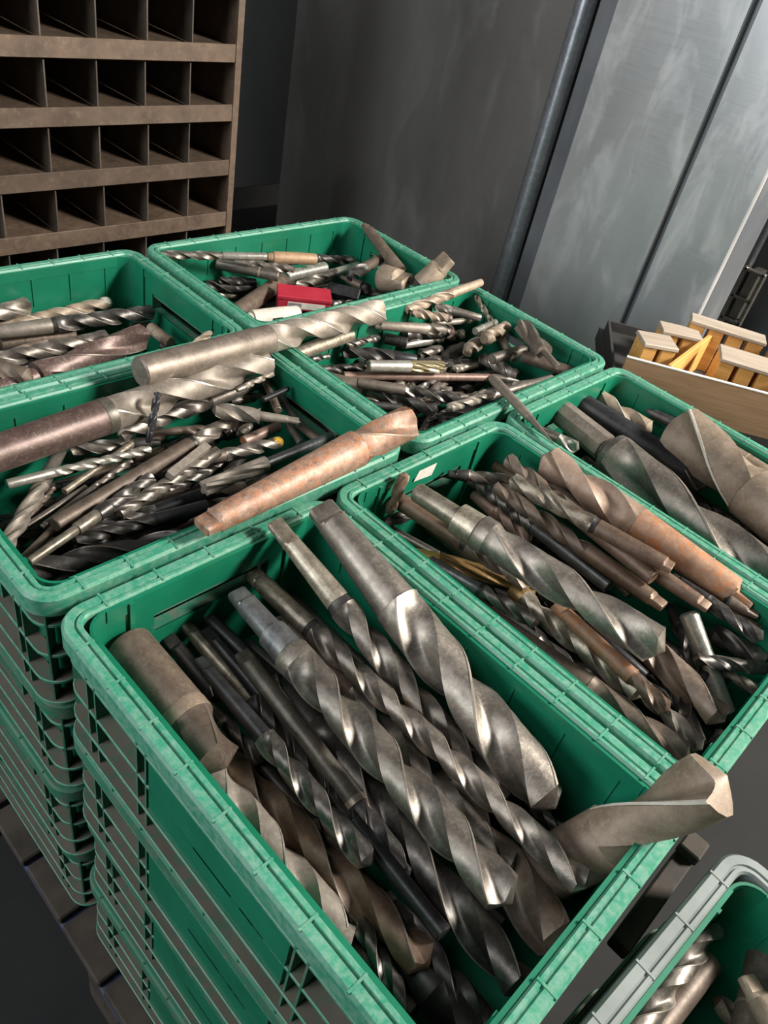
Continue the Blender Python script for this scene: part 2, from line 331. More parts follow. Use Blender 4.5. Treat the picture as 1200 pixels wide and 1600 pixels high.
def crate_meshes(rim_mat, tag_=''):
    D = {}
    b = MB()
    prof = [(.0015, -.030), (0, -.027), (0, -.004), (.003, 0), (.0125, 0), (.0135, -.0025), (.0150, -.0025), (.0160, 0), (.0200, 0), (.022, -.003), (.0225, -.030)]
    sweep(b, prof[::-1])
    for s in (-1, 1):                                   # fine raised moulding ticks across the rim
        for x in np.linspace(-.24, .24, 9): b.box(x-.0012, x+.0012, min(s*(CW/2-.0005), s*(CW/2-.0215)), max(s*(CW/2-.0005), s*(CW/2-.0215)), -.006, .0007)
        for y in np.linspace(-.14, .14, 5): b.box(min(s*(CL/2-.0005), s*(CL/2-.0215)), max(s*(CL/2-.0005), s*(CL/2-.0215)), y-.0012, y+.0012, -.006, .0007)
    D['rim'] = b.mesh('crate_rim', M[rim_mat], 45)
    t = .0035; ix, iy = CL/2-.0225, CW/2-.0225; zb = -CH+.004; c = .03
    for s in (-1, 1):                                   # long walls, with shallow inner ridges
        b = MB(); y0, y1 = sorted((s*iy, s*(iy-t))); b.box(-ix+c, ix-c, y0, y1, zb, -.004)
        for x in np.linspace(-.22, .22, 7): b.box(x-.0016, x+.0016, min(s*(iy-t), s*(iy-t-.002)), max(s*(iy-t), s*(iy-t-.002)), -.075, -.02)
        b.box(-ix+c, ix-c, min(s*(iy-t), s*(iy-t-.0015)), max(s*(iy-t), s*(iy-t-.0015)), -.022, -.004)
        D['wl%d' % s] = b.mesh('crate_long_wall', M['green'])
        b = MB(); x0, x1 = sorted((s*ix, s*(ix-t))); hw = .085; za, zc = -.078, -.046
        b.box(x0, x1, -iy+c, -hw, zb, -.004); b.box(x0, x1, hw, iy-c, zb, -.004); b.box(x0, x1, -hw, hw, zc, -.004); b.box(x0, x1, -hw, hw, zb, za)
        for y in (-.115, .115): b.box(min(s*(ix-t), s*(ix-t-.004)), max(s*(ix-t), s*(ix-t-.004)), y-.003, y+.003, zb, -.006)
        b.box(min(s*(ix-t), s*(ix-t-.0015)), max(s*(ix-t), s*(ix-t-.0015)), -iy+c, iy-c, -.022, -.004)
        D['ws%d' % s] = b.mesh('crate_end_wall', M['green'])
        b = MB(); e0, e1 = sorted((s*(ix-.001), s*(ix+.016)))       # hand-slot collar
        b.box(e0, e1, -hw-.004, hw+.004, zc, zc+.003); b.box(e0, e1, -hw-.004, hw+.004, za-.003, za); b.box(e0, e1, -hw-.004, -hw, za, zc); b.box(e0, e1, hw, hw+.004, za, zc)
        D['slot%d' % s] = b.mesh('hand_slot', M['green_dusty'])
    for k, (sx, sy) in enumerate(((1, 1), (-1, 1), (-1, -1), (1, -1))):
        b = MB(); n = 6; a0 = 90*k; cx, cy = sx*(ix-c), sy*(iy-c); v = []
        for j in range(n+1):
            a = math.radians(a0+90*j/n)
            for rr in (c, c-t):
                for z in (zb, -.004): v.append((cx+rr*math.cos(a), cy+rr*math.sin(a), z))
        f = []
        for j in range(n):
            o = 4*j; f += [(o, o+4, o+5, o+1), (o+2, o+3, o+7, o+6), (o+1, o+5, o+7, o+3)]
        b.add(v, f); D['corner%d' % k] = b.mesh('crate_corner', M['green'], 60)
    b = MB(); b.box(-ix, ix, -iy, iy, -CH, zb); D['floor'] = b.mesh('crate_floor', M['green'])
    for k, (z, o) in enumerate(((-.052, .006), (-.105, .006), (-.152, .004), (-.1905, .0015))):
        b = MB(); sweep(b, [(o, z-.001), (o, z+.0025), (o+.001, z+.003), (.0228, z+.003), (.0228, z-.001)], mis=[2, 2, 0, 1, 1]); D['flange%d' % k] = b.mesh('crate_flange', [M['ledge_dust'], M['green_dusty'], M['green_rim']], 30)
    b = MB(); b.box(-.0014, .0014, -.0165, 0, -.188, -.028); D['rib'] = b.mesh('crate_rib', M['green_dusty'])
    b = MB(); b.box(-.0012, .0012, -.0145, 0, -.052, -.028); D['ribs'] = b.mesh('crate_short_rib', M['green_dusty'])
    b = MB(); b.box(-.112, .112, -.0165, 0, -.150, -.054); D['panel'] = b.mesh('crate_side_panel', M['green'])
    b = MB(); b.box(-.0012, .0012, -.024, -.002, -.190, -.030); D['gus'] = b.mesh('crate_corner_rib', M['green_dusty'])
    return D
CRM = crate_meshes('green_rim'); CRG = crate_meshes('grey_rim'); CRL = crate_meshes('green_dusty')
def crate(x0, y0, along, ztop, label, group, D=CRM, full=True, jit=0.0):
    # x0, y0: lowest corner; along: axis of the long side
    dx, dy = (CL, CW) if along == 'X' else (CW, CL)
    mat = Matrix.Translation((x0+dx/2, y0+dy/2, ztop)) @ Matrix.Rotation((math.pi/2 if along == 'Y' else 0) + jit, 4, 'Z')
    r = empty('plastic_crate', mat @ Matrix.Translation((0, 0, -CH))); up = Vector((0, 0, CH))
    tag(r, label, 'crate', group)
    def part(n, m, loc=(0, 0, 0), rz=0):
        o = obj(n, m, r); o.location = Vector(loc) + up; o.rotation_euler.z = rz; return o
    part('rim', D['rim']); part('crate_floor', D['floor'])
    for s in (-1, 1):
        part('long_wall', D['wl%d' % s]); e = part('end_wall', D['ws%d' % s]); obj('hand_slot', D['slot%d' % s], e)
    for k in range(4): part('corner', D['corner%d' % k])
    for k in range(4): part('flange', D['flange%d' % k])
    if full:
        for rz, hy in ((0, CW/2-.0225), (math.pi, CW/2-.0225)):
            for x in (-.235, -.218, -.135, -.118, .118, .135, .218, .235):
                p = Matrix.Rotation(rz, 4, 'Z') @ Vector((x, -hy, 0)); part('rib', D['rib'], p, rz)
            for x in (-.19, -.165, -.09, -.06, -.03, 0, .03, .06, .09, .165, .19):
                p = Matrix.Rotation(rz, 4, 'Z') @ Vector((x, -hy, 0)); part('short_rib', D['ribs'], p, rz)
            p = Matrix.Rotation(rz, 4, 'Z') @ Vector((0, -hy, 0)); part('side_panel', D['panel'], p, rz)
        for rz, hx in ((math.pi/2, CL/2-.0225), (-math.pi/2, CL/2-.0225)):
            for x in (-.14, -.122, .122, .14):
                p = Matrix.Rotation(rz, 4, 'Z') @ Vector((x, -hx, 0)); part('rib', D['rib'], p, rz)
        for k, a in enumerate((45, 135, 225, 315)):
            sx, sy = (1, -1)[k in (1, 2)], (1, -1)[k in (2, 3)]
            part('corner_rib', D['gus'], (sx*(CL/2-.0225-.03+.0212), sy*(CW/2-.0225-.03+.0212), 0), math.radians(a+90))
    return r
LV = ['', 'second from the top', 'third from the top', 'bottom']
POS = {'A': (.003, -.597, 'Y'), 'B': (.403, -.597, 'Y'), 'C': (.803, -.597, 'Y'), 'D': (-.004, .012, 'X'), 'E': (.604, .008, 'X'),
       'F': (.604, .412, 'X'), 'G': (-.008, .408, 'X')}
TOP = {'A': 'nearest green plastic crate, filled with the largest twist drills', 'B': 'green plastic crate with a paper label inside, right of the nearest crate',
       'C': 'green plastic crate at the far right edge beside the wooden tray', 'D': 'green plastic crate behind the nearest one, with a rusty drill on its front rim',
       'E': 'green plastic crate of small drills below the light steel cabinet', 'F': 'farthest green plastic crate, with the red box inside', 'G': 'green plastic crate at the left edge in front of the pigeonhole shelf'}
NEAR = {'A': 'under the nearest crate', 'D': 'beneath the rusty drill'}
for k, (x, y, al) in POS.items():
    CR_ = crate(x, y, al, ZR, TOP[k], 'top crates full of drill bits')
    if k == 'B': CRATE_B = CR_
    for l in range(1, 4):
        jx, jy = (random.uniform(-.002, .006), random.uniform(-.002, .003)) if k in 'AD' else (0, 0)
        if k in NEAR: crate(x+jx, y+jy, al, ZR-l*CH, 'dusty green crate, %s of the stack %s' % (LV[l], NEAR[k]), 'stacked crates under the front ones', CRL)
        else: crate(x, y, al, ZR-l*CH, 'green crate hidden under the top crates', 'crates hidden under the top crates', D=CRL, full=(k in 'BC'))
# corner crate with a grey rim, on its own low pallet in front
crate(.025, -1.223, 'Y', ZR-.05, 'corner crate with a worn grey rim at the bottom right', None, CRG, True, -.067)
for l in range(1, 4): crate(.025, -1.223, 'Y', ZR-.05-l*CH, 'green crate hidden under the grey-rimmed corner crate', 'crates under the grey-rimmed crate', CRL, full=False, jit=-.067)
# pallets
def pallet(label, x0, x1, y0, y1, h, blue=False):
    r = empty('pallet', Matrix.Translation(((x0+x1)/2, (y0+y1)/2, 0))); tag(r, label, 'pallet', None)
    r_inv = r.matrix_world.inverted(); n = 8; wd = (y1-y0)/n
    for k in range(n):
        b = MB(); b.bbox(x0 + random.uniform(0, .006), x1, y0+k*wd+.006, y0+(k+1)*wd-.006, h-.022, h, .003); o = b.build('plank', M['pallet_wood'], r); o.matrix_parent_inverse = r_inv
    for x in (x0+.005, (x0+x1)/2-.05, x1-.105):
        b = MB(); b.bbox(x, x+.10, y0, y1, h-.044, h-.022, .002); o = b.build('stringer', M['pallet_blue' if blue and x < x0+.01 else 'pallet_wood'], r); o.matrix_parent_inverse = r_inv
        for y in (y0, (y0+y1)/2-.05, y1-.10):
            b = MB(); b.bbox(x, x+.10, y, y+.10, 0, h-.044, .002); o = b.build('block', M['pallet_wood'], r); o.matrix_parent_inverse = r_inv
pallet('dark wooden pallet with flaking blue paint under the crate stacks', -.032, 1.22, -.62, .415, ZR-4*CH, True)
pallet('second wooden pallet hidden under the farthest crates', -.032, 1.22, .418, .83, ZR-4*CH)
pallet('low wooden pallet under the grey-rimmed corner crate', .02, .48, -1.25, -.63, ZR-.05-4*CH)
# dusty batten wedged between the nearest crate and the corner crate
r = MB(); r.bbox(.30, .455, -.63, -.608, ZR-.16, ZR-.135, .002); r.bbox(.44, .47, -.632, -.606, ZR-.135, ZR-.118, .002)
tag(r.build('wooden_batten', M['pallet_wood']), 'dusty grey batten wedged beside the grey-rimmed crate', 'batten')
# red box and label
r = empty('red_box', Matrix.Translation((0.880, 0.600, ZR-.075)) @ Matrix.Rotation(math.radians(-36), 4, 'Z') @ Matrix.Rotation(math.radians(6), 4, 'X'))
tag(r, 'small red plastic box with a pale side label in the farthest crate', 'box')
b = MB(); b.bbox(-.058, .058, -.024, .024, -.016, .014, .0015); b.build('body', M['red_plastic'], r)
b = MB(); b.bbox(-.0595, .0595, -.0255, .0255, .008, .017, .0015); b.build('lid', M['red_plastic'], r)
b = MB(); b.box(-.036, .046, -.0248, -.0242, -.011, .004); lb = b.build('side_label', M['paper'], r)
b = MB(); b.box(-.034, -.006, -.0252, -.0248, -.009, .002); b.build('printed_patch', M['print_grey'], lb)
b = MB(); b.add([(0.5607,-.0312,ZR-0.0277),(0.6036,-.0312,ZR-0.0317),(0.6096,-.0312,ZR-0.0097),(0.5687,-.0312,ZR-0.0097)], [(0,1,2,3)]); lb = b.build('paper_label', M['paper'], CRATE_B); lb['label'] = 'torn white paper label on the inner wall'; lb.matrix_parent_inverse = CRATE_B.matrix_world.inverted()

# ------------------------------------------------------------------ drill bits
def loft(rings, cap0=True, cap1=True):
    n = len(rings[0]); v = np.concatenate(rings); f = []
    for a in range(len(rings)-1):
        o = a*n; k = np.arange(n); k2 = (k+1) % n
        f += np.stack([o+k, o+k2, o+n+k2, o+n+k], 1)[:, ::-1].tolist()
    if cap0: f.append(list(range(n)))
    if cap1: f.append(list(range((len(rings)-1)*n, len(rings)*n))[::-1])
    return v, f
def circ(x, r, n, ph=0.0):
    t = np.arange(n)*2*np.pi/n + ph; return np.stack([np.full(n, x), r*np.cos(t), r*np.sin(t)], 1)
def lathe(prof, n=24): return loft([circ(x, max(r, 1e-5), n) for x, r in prof])
def section(n, nf, kind):
    t = np.arange(n)*2*np.pi/n; u = (t*nf/(2*np.pi)) % 1.0
    if kind == 'D':
        UR = [(0,1),(.03,1),(.036,.968),(.15,.965),(.29,.96),(.44,.95),(.452,.90),(.51,.74),(.59,.58),(.69,.47),(.79,.42),(.87,.44),(.93,.54),(.968,.70),(.99,.92)]
        t = np.array([(q+u_)*2*np.pi/nf for q in range(nf) for u_, _ in UR]); r = np.array([r_ for q in range(nf) for _, r_ in UR])
    else:
        land = .30; q = np.clip((u-land)/(1-land), 0, 1); r = np.where(u < land, 1.0, 1 - (.30 if nf > 4 else .42)*np.sin(np.pi*q**.75))
    return t, r
def fluted(x0, L, D, pitch, nf=2, kind='D', ph=0.0, flat=False, runout=.9):
    R = D/2; n = (44 if D > .035 else 32 if D > .018 else 24); n = max(n, nf*6) if kind != 'D' else 15*nf
    t, r0 = section(n, nf, kind); k = 0.0 if flat else .58
    xe = L - k*R - .02*D; step = min(abs(pitch)/30, D*.3); m = int(np.clip((xe-x0)/step, 8, 150)); rings = [np.stack([np.full(n, x0), R*np.cos(t+ph+2*np.pi*x0/pitch), R*np.sin(t+ph+2*np.pi*x0/pitch)], 1)]
    for x in np.linspace(x0+.001*D, xe, m):
        f = np.clip((x-x0)/(runout*D), 0, 1)**.55; r = R*(1-(1-r0)*f); a = t + ph + 2*np.pi*x/pitch
        rings.append(np.stack([np.full(n, x), r*np.cos(a), r*np.sin(a)], 1))
    for s in (1.0, .62, .25, .04):
        r = R*r0*s; x = L - k*r - (0 if not flat else .03*D*(s > .9)); a = t + ph + 2*np.pi*x/pitch
        rings.append(np.stack([x*np.ones(n), r*np.cos(a), r*np.sin(a)], 1))
    v, f = loft(rings); g = n/nf; idx = np.zeros(len(f), int)      # narrow ground margin along each cutting edge
    if kind == 'D' and D > .012:
        for a in range(1, m+1):
            for q in range(nf): idx[a*n + q*15] = 1; idx[a*n + q*15 + 14] = 1
    return v, f, idx
def tang_rings(x0, x1, r):                               # flat tang growing out of a round shank; x1 is the free end
    n = 24; t = np.arange(n)*2*np.pi/n; rings = []
    def rect(x, hy, hz, b):
        c, s = np.cos(t), np.sin(t); e = 1/np.maximum((np.abs(c)/hy)**8 + (np.abs(s)/hz)**8, 1e-12)**(1/8)
        return np.stack([np.full(n, x), e*c, e*s], 1)
    d = x1-x0
    rings = [circ(x0, r*.97, n), rect(x0+.10*d, r*.93, r*.70, 0), rect(x0+.24*d, r*.92, r*.46, 0), rect(x0+.94*d, r*.88, r*.43, 0), rect(x1, r*.80, r*.36, 0)]
    return rings if d > 0 else rings
def wind(v, f, x_dir=1): return v, ([q[::-1] for q in f] if x_dir < 0 else f)
ALLB = []
MARG = {'dark': 'steel', 'black': 'darksteel', 'brown': 'palebrown', 'rustdark': 'palebrown', 'rust': 'tan', 'rustpale': 'tan', 'rustbright': 'tan', 'tan': 'cream', 'pale': 'bright', 'darksteel': 'pale', 'amber': 'brass', 'purple': 'palebrown'}
def B(c, name, S, T, D, label, k='T', sf=.35, s0=.72, s1=.95, tg=.6, m='steel/steel', p=5.2, col=0, ring=0, nf=2, tip=None, sq=0, oct=0, rev=0, group=None, fl=None, fs=None):
    S = Vector(S); T = Vector(T); L = (T-S).length; X = (T-S).normalized()
    Y = Vector((0, 0, 1)).cross(X); Y = Y.normalized() if Y.length > 1e-4 else Vector((0, 1, 0)); Z = X.cross(Y)
    mat = Matrix(((X.x, Y.x, Z.x, S.x), (X.y, Y.y, Z.y, S.y), (X.z, Y.z, Z.z, S.z), (0, 0, 0, 1)))
    rnd = random.uniform(0, 6.28)
    if fl is not None: rnd = math.radians(fl - 135) - 2*math.pi*(L-.5*D)/(p*D)
    if fs is not None: rnd = math.radians(fs - 135) - 2*math.pi*(L*sf+.7*D)/(p*D)
    mat = mat @ Matrix.Rotation(rnd, 4, 'X')
    if k == 'R' and name == 'twist_drill_bit': name = 'steel_rod'
    if k == 'T2': name = 'taper_shank'
    ms, mb_ = m.split('/'); ms = M[ms]; mb_ = M[mb_]; R = D/2
    cats = {'twist_drill_bit': 'drill bit', 'steel_rod': 'rod', 'taper_shank': 'shank', 'reamer': 'reamer', 'end_mill': 'end mill', 'drill_sleeve': 'sleeve', 'tapered_pin': 'pin',
            'countersink': 'cutter', 'spiral_cutter': 'cutter', 'steel_block': 'tool'}
    gname = group or 'drill bits and rods in the ' + {'A': 'nearest crate', 'B': 'middle right crate', 'C': 'far right crate', 'D': 'left middle crate', 'E': 'centre crate', 'F': 'farthest crate', 'G': 'far left crate', 'H': 'corner crate'}[c]
    root = empty(name, mat); tag(root, label, cats[name], gname)
    def part(n, vf, mt, sm=38):
        if len(vf) == 3 and vf[2].any(): return obj(n, mesh(n, vf[0], vf[1], None, sm, [mt, M[MARG.get(mt.name, 'pale')]], vf[2]), root)
        return obj(n, mesh(n, vf[0], vf[1], mt, sm), root)
    ns = 28 if D > .03 else 20
    if k in ('T', 'E'):
        xs = L*sf; parts_x = 0.0
        if sf > .01:
            tl = tg*D if tg else 0.0; tl = min(tl, xs*.4); ra, rb = R*s0, R*s1
            if tl:
                v, f = loft(tang_rings(tl, 0, ra)); part('tang', (v, [q[::-1] for q in f]), ms).rotation_euler.x = random.uniform(-.3, .3) - rnd
            e = min(.06*D, xs*.1)
            if oct:
                rings = [circ(x, r_, 8, .39) for x, r_ in ((0, ra*.9), (e, ra), (xs*.82, rb*1.02))] ; part('shank', loft(rings), ms, 20)
                part('neck', lathe([(xs*.82, R*.55), (xs*.86, R*.60), (xs*.92, R*.95), (xs, R)], ns), mb_)
            elif col == 3:
                part('shank', lathe([(tl, ra*.97 if tl else ra*.9), (tl+e, ra), (xs*.56, ra*1.08), (xs*.57, ra*1.0)], ns), ms)
                part('collar', lathe([(xs*.565, ra*1.0), (xs*.575, rb*.97), (xs*.58, rb), (xs*.84, rb*1.03), (xs*.845, rb*.99)], ns), ms)
                part('neck', lathe([(xs*.845, rb*.99), (xs*.85, R*.97), (xs*.86, R), (xs, R)], ns), mb_)
            else:
                xn = xs - (min(.30*D, xs*.3) if col or ring else 0)
                part('shank', lathe([(tl, ra*.97 if tl else ra*.88), (tl+e, ra), (xn-e*.5, rb), (xn, rb*.985)], ns), ms)
                if col == 1: part('neck', lathe([(xn, rb*.93), (xn+e*.3, rb*.93), (xs-e*.3, R*.96), (xs, R*.98)], ns), M['dark' if ms is not M['black'] else 'darksteel'])
                elif col == 2: part('neck', lathe([(xn, rb*1.04), (xn+e*.3, rb*1.06), (xs-e*.3, R*1.05), (xs, R)], ns), M['bronze'])
                elif ring: part('ring', lathe([(xn, R*1.0), (xn+e*.4, R*1.012), (xs-e*.5, R*1.012), (xs, R)], ns), M['tan' if ring == 1 else 'olive'])
            parts_x = xs
        if k == 'E': part('fluted_body', fluted(parts_x, L, D, p*D*(2.4 if nf > 3 else 1.3), nf, 'E', 0, True, .5), mb_, 32)
        else: part('fluted_body', fluted(parts_x, L, D, p*D, 2, 'D', 0), mb_, 34)
        if tip: part('tip', lathe([(L-.75*D, R*.55), (L-.6*D, R*.92), (L-.2*D, R*.9), (L+.02*D, R*.6), (L+.10*D, R*.05)], 10), M['glass_amber' if tip == 'amber' else tip], 20)
    elif k == 'R':
        e = min(.08*D, L*.1)
        if sq:
            rings = [circ(x, r_*1.25, 4, .785) for x, r_ in ((0, R*.85), (e, R), (L-e, R), (L, R*.85))]; part('body', loft(rings), ms, 20)
        else:
            part('body', lathe([(0, R*.85), (e, R), (L*.33, R*.985), (L*.66, R*.99), (L-e, R), (L, R*.86)], ns), ms)
        if not sq: part('end_face', lathe([(L-.001, R*.5), (L+.0004, R*.8), (L+.0006, R*.02)], ns), M[tip] if tip in M else mb_, 20)
        if D > .011 and not sq: part('groove_ring', lathe([(L*.30, R*.9), (L*.302, R*1.012), (L*.325, R*1.012), (L*.327, R*.9)], ns), mb_)
    elif k == 'P':
        part('body', lathe([(0, R*.8), (.05*L, R), (.6*L, R*.85), (.63*L, R*.7)], ns), ms); part('point', lathe([(.63*L, R*.7), (.9*L, R*.25), (L, R*.05)], ns), mb_)
    elif k == 'T2':
        tl = min(.75*D, L*.42)
        part('shank', lathe([(0, R*.95), (.04*L, R), (L-tl-.02*D, R*.86), (L-tl, R*.84)], 32), ms)
        part('tang', loft(tang_rings(L-tl, L, R*.86)), ms).rotation_euler.x = .25 - rnd
        part('centre_hole', lathe([(L-.02*D, R*.09), (L+.0006, R*.10), (L+.0008, R*.01)], 12), M['hole'])
    elif k == 'V':
        part('sleeve_body', lathe([(0, R*.55), (.03*L, R*.7), (.10*L, R*.78), (.12*L, R*.98), (.60*L, R), (.97*L, R*.9), (L, R*.8)], 28), ms)
        b_ = MB(); b_.bbox(L*.42, L*.62, -R*.22, R*.22, R*.80, R*1.015, .0008); b_.build('slot', M['hole'], root)
        part('bore', lathe([(-.0006, R*.01), (-.0004, R*.32), (.001, R*.3)], 14), M['hole'])
    ALLB.append(root); return root

# c, kind, shank end, tip, diameter (metres)
B('A','twist_drill_bit',(0.117,-0.480,0.790),(0.120,-0.593,0.780),0.0461,'broad near-black drill body at the dark bottom of the nearest crate',m='dark/dark',sf=0.3)
B('A','twist_drill_bit',(0.136,-0.422,0.800),(0.127,-0.594,0.800),0.0269,'narrow dark twist drill at the very front of the nearest crate',m='dark/dark',sf=0.2)
B('A','twist_drill_bit',(0.134,-0.029,0.830),(0.144,-0.128,0.800),0.0281,'short dark grey tang end beside the fat stubby drill in the nearest crate',m='dark/dark',sf=0.8,tg=0.7,p=8)
B('A','twist_drill_bit',(0.097,-0.193,0.810),(0.119,-0.500,0.810),0.0403,'rust-brown twist drill with a rusty tip beside the pale grey drill',m='brown/rustdark',sf=0.1,tg=0,p=5.4)
B('A','twist_drill_bit',(0.070,-0.198,0.825),(0.072,-0.437,0.815),0.0397,'pale grey thick twist drill against the left wall of the nearest crate',m='steel/pale',sf=0.05,tg=0,p=4.8)
B('A','twist_drill_bit',(0.218,-0.140,0.800),(0.172,-0.578,0.815),0.0421,'dark polished twist drill whose pale tip nears the front rim of the nearest crate',m='dark/darksteel',sf=0.2,p=5.8)
B('A','twist_drill_bit',(0.286,-0.369,0.800),(0.228,-0.582,0.820),0.0541,'wide brown drill tip lying under the central drills, near the front rim',m='brown/brown',sf=0.1,tg=0)
B('A','twist_drill_bit',(0.160,-0.028,0.835),(0.178,-0.240,0.790),0.0247,'silver-brown shank with a dark collar beside the fat stubby drill',m='bronze/dark',sf=0.62,tg=0.7,col=1)
B('A','twist_drill_bit',(0.191,-0.020,0.830),(0.213,-0.173,0.800),0.0274,'black shank lying deepest behind the central drill in the nearest crate',m='black/dark',sf=0.8,tg=0.5)
B('A','twist_drill_bit',(0.173,-0.051,0.840),(0.179,-0.235,0.810),0.0214,'slim black shank with a pale tang left of the olive-grey shank',m='black/dark',sf=0.6,tg=1.0)
B('A','twist_drill_bit',(0.152,-0.392,0.815),(0.163,-0.160,0.830),0.0247,'dark twist drill with its point showing between two shanks at mid-left of the nearest crate',m='dark/dark',sf=0.35,tg=0)
B('A','twist_drill_bit',(0.142,-0.491,0.830),(0.164,-0.263,0.820),0.0199,'glossy black round shank running down toward the front between the twist drills',m='black/dark',sf=0.62,tg=0,s0=0.95,s1=0.95)
B('A','twist_drill_bit',(0.184,-0.110,0.845),(0.164,-0.428,0.815),0.0267,'olive-grey shank with a silvery collar near the middle of the nearest crate',m='olive/dark',sf=0.72,tg=0.7,s0=0.85,s1=1.0,col=2)
B('A','twist_drill_bit',(0.258,-0.093,0.845),(0.245,-0.498,0.830),0.0362,'brown-backed twist drill half hidden behind the large central drill',m='brown/steel',sf=0.35)
B('A','twist_drill_bit',(0.130,-0.098,0.860),(0.127,-0.401,0.845),0.0270,'black taper-shank drill with a short pointed flute, left of centre in the nearest crate',m='black/darksteel',sf=0.42,tg=0.8,s0=0.62,s1=0.8,col=0)
B('A','twist_drill_bit',(0.285,-0.030,0.950),(0.289,-0.451,0.840),0.0356,'silvery taper-shank drill with its tang resting above the back rim, second from the right',m='bronze/steel',sf=0.33,tg=1.1,s0=0.68,s1=0.9,col=1)
B('A','twist_drill_bit',(0.260,-0.026,0.870),(0.258,-0.562,0.885),0.0300,'long slender twist drill with a mottled bronze shank, crossing to the front right',m='bronze/steel',sf=0.24,tg=0.7,s0=0.85,s1=0.9,col=1)
B('A','twist_drill_bit',(0.346,-0.047,0.960),(0.313,-0.491,0.870),0.0618,'largest grey taper-shank drill along the right wall, tang above the back rim',m='steel/steel',sf=0.37,tg=0.5,s0=0.66,s1=0.9,p=4.7,fs=125)
B('A','twist_drill_bit',(0.214,-0.054,0.885),(0.187,-0.522,0.885),0.0455,'large grey central twist drill with a stepped blue-grey shank in the nearest crate',m='bluesteel/steel',sf=0.29,tg=0.55,s0=0.62,s1=0.84,col=3,p=4.6,fs=165)
B('A','twist_drill_bit',(0.077,-0.034,0.860),(0.073,-0.233,0.860),0.0569,'fat stubby brown drill with a pale ring in the nearest crate back corner',m='brown/brown',sf=0.66,tg=0,s0=0.98,s1=1.0,ring=1,p=8.3,fl=35)
B('A','twist_drill_bit',(0.273,-0.503,0.760),(0.374,-0.595,1.010),0.0671,'tan drill sticking out over the front rim with its hollow tip pointing right',m='tan/tan',sf=0.5,tg=0,s0=0.95,s1=1.0,p=7,fl=82)
B('B','twist_drill_bit',(0.766,-0.513,0.909),(0.753,-0.465,0.909),0.0235,'dark square tang half hidden under the end of the rusty drill',m='brown/dark',sf=0.9,tg=0.8)
B('B','twist_drill_bit',(0.762,-0.527,0.893),(0.738,-0.429,0.893),0.0237,'dark reddish shank under the rusty drill by the right wall',m='rustdark/dark',sf=0.6,tg=0.3)
B('B','twist_drill_bit',(0.728,-0.394,0.909),(0.725,-0.538,0.909),0.0212,"dark fluted drill below the rusty drill at the crate's right side",m='dark/dark',sf=0.4)
B('B','twist_drill_bit',(0.763,-0.045,0.865),(0.766,-0.124,0.865),0.0259,'rusty round end poking up in the back corner of the middle right crate',m='rustdark/brown',sf=0.9,tg=0)
B('B','twist_drill_bit',(0.637,-0.039,0.893),(0.715,-0.108,0.893),0.0226,'grey twist drill lying across the back of the middle right crate',m='dark/steel',sf=0.3)
B('B','twist_drill_bit',(0.755,-0.283,0.885),(0.766,-0.099,0.885),0.0270,'brown-tipped drill between the back wall and the rust-capped drill',m='brown/rustdark',sf=0.4)
B('B','twist_drill_bit',(0.754,-0.141,0.905),(0.734,-0.293,0.905),0.0237,'plain dark brown shank under the big rusty drill',m='brown/brown',sf=0.8)
B('B','twist_drill_bit',(0.504,-0.039,0.845),(0.527,-0.132,0.845),0.0144,'thin grey rod with fine ridges at the left wall of the middle right crate',m='steel/steel',sf=1.0,k='R')
B('B','twist_drill_bit',(0.496,-0.047,0.880),(0.519,-0.042,0.945),0.0178,'rust-flecked drill tip standing upright against the back wall by the paper label',m='brown/rustdark',sf=0.15,tg=0)
B('B','twist_drill_bit',(0.488,-0.050,0.861),(0.548,-0.050,0.861),0.0214,'little dark drill point beside the upright rusty tip',m='dark/dark',sf=0.1,tg=0)
B('B','twist_drill_bit',(0.547,-0.574,0.845),(0.602,-0.569,0.845),0.0178,'dark short drill end in the front corner of the middle right crate',m='dark/dark',sf=0.3,tg=0)
B('B','twist_drill_bit',(0.571,-0.415,0.857),(0.538,-0.564,0.857),0.0259,'silver-brown twist drill pointing at the front rim near the corner',m='brown/pale',sf=0.2)
B('B','twist_drill_bit',(0.478,-0.187,0.857),(0.514,-0.559,0.857),0.0326,'long brown drill lying against the left wall of the middle right crate',m='brown/brown',sf=0.62,tg=0,s0=0.75,s1=0.95,p=6.3)
B('B','twist_drill_bit',(0.560,-0.557,0.845),(0.624,-0.471,0.845),0.0212,'small dark drill with a bright hooked tip near the wide brown tip',m='dark/darksteel',sf=0.3,tg=0)
B('B','twist_drill_bit',(0.752,-0.407,0.845),(0.661,-0.512,0.845),0.0199,'dark twist drill beside the upright bright cylinder',m='dark/dark',sf=0.3)
B('B','twist_drill_bit',(0.631,-0.372,0.869),(0.591,-0.564,0.869),0.0419,'brown drill with a wide rounded tip emerging from under the large central drill',m='brown/brown',sf=0.2,p=6.3)
B('B','twist_drill_bit',(0.521,-0.037,0.889),(0.552,-0.275,0.889),0.0274,'brown round-shank drill left of the large central drill',m='rustdark/brown',sf=0.55,tg=0,s0=0.95,s1=0.95,col=1)
B('B','twist_drill_bit',(0.547,-0.251,0.865),(0.537,-0.474,0.865),0.0304,'bronze-brown twist drill with a golden point, along the left side',m='amber/bronze',sf=0.1,tg=0)
B('B','reamer',(0.486,-0.098,0.849),(0.598,-0.264,0.849),0.0253,'golden bronze fluted reamer with a yellow shank, left side of the middle right crate',m='brass/amber',sf=0.26,k='E',nf=6)
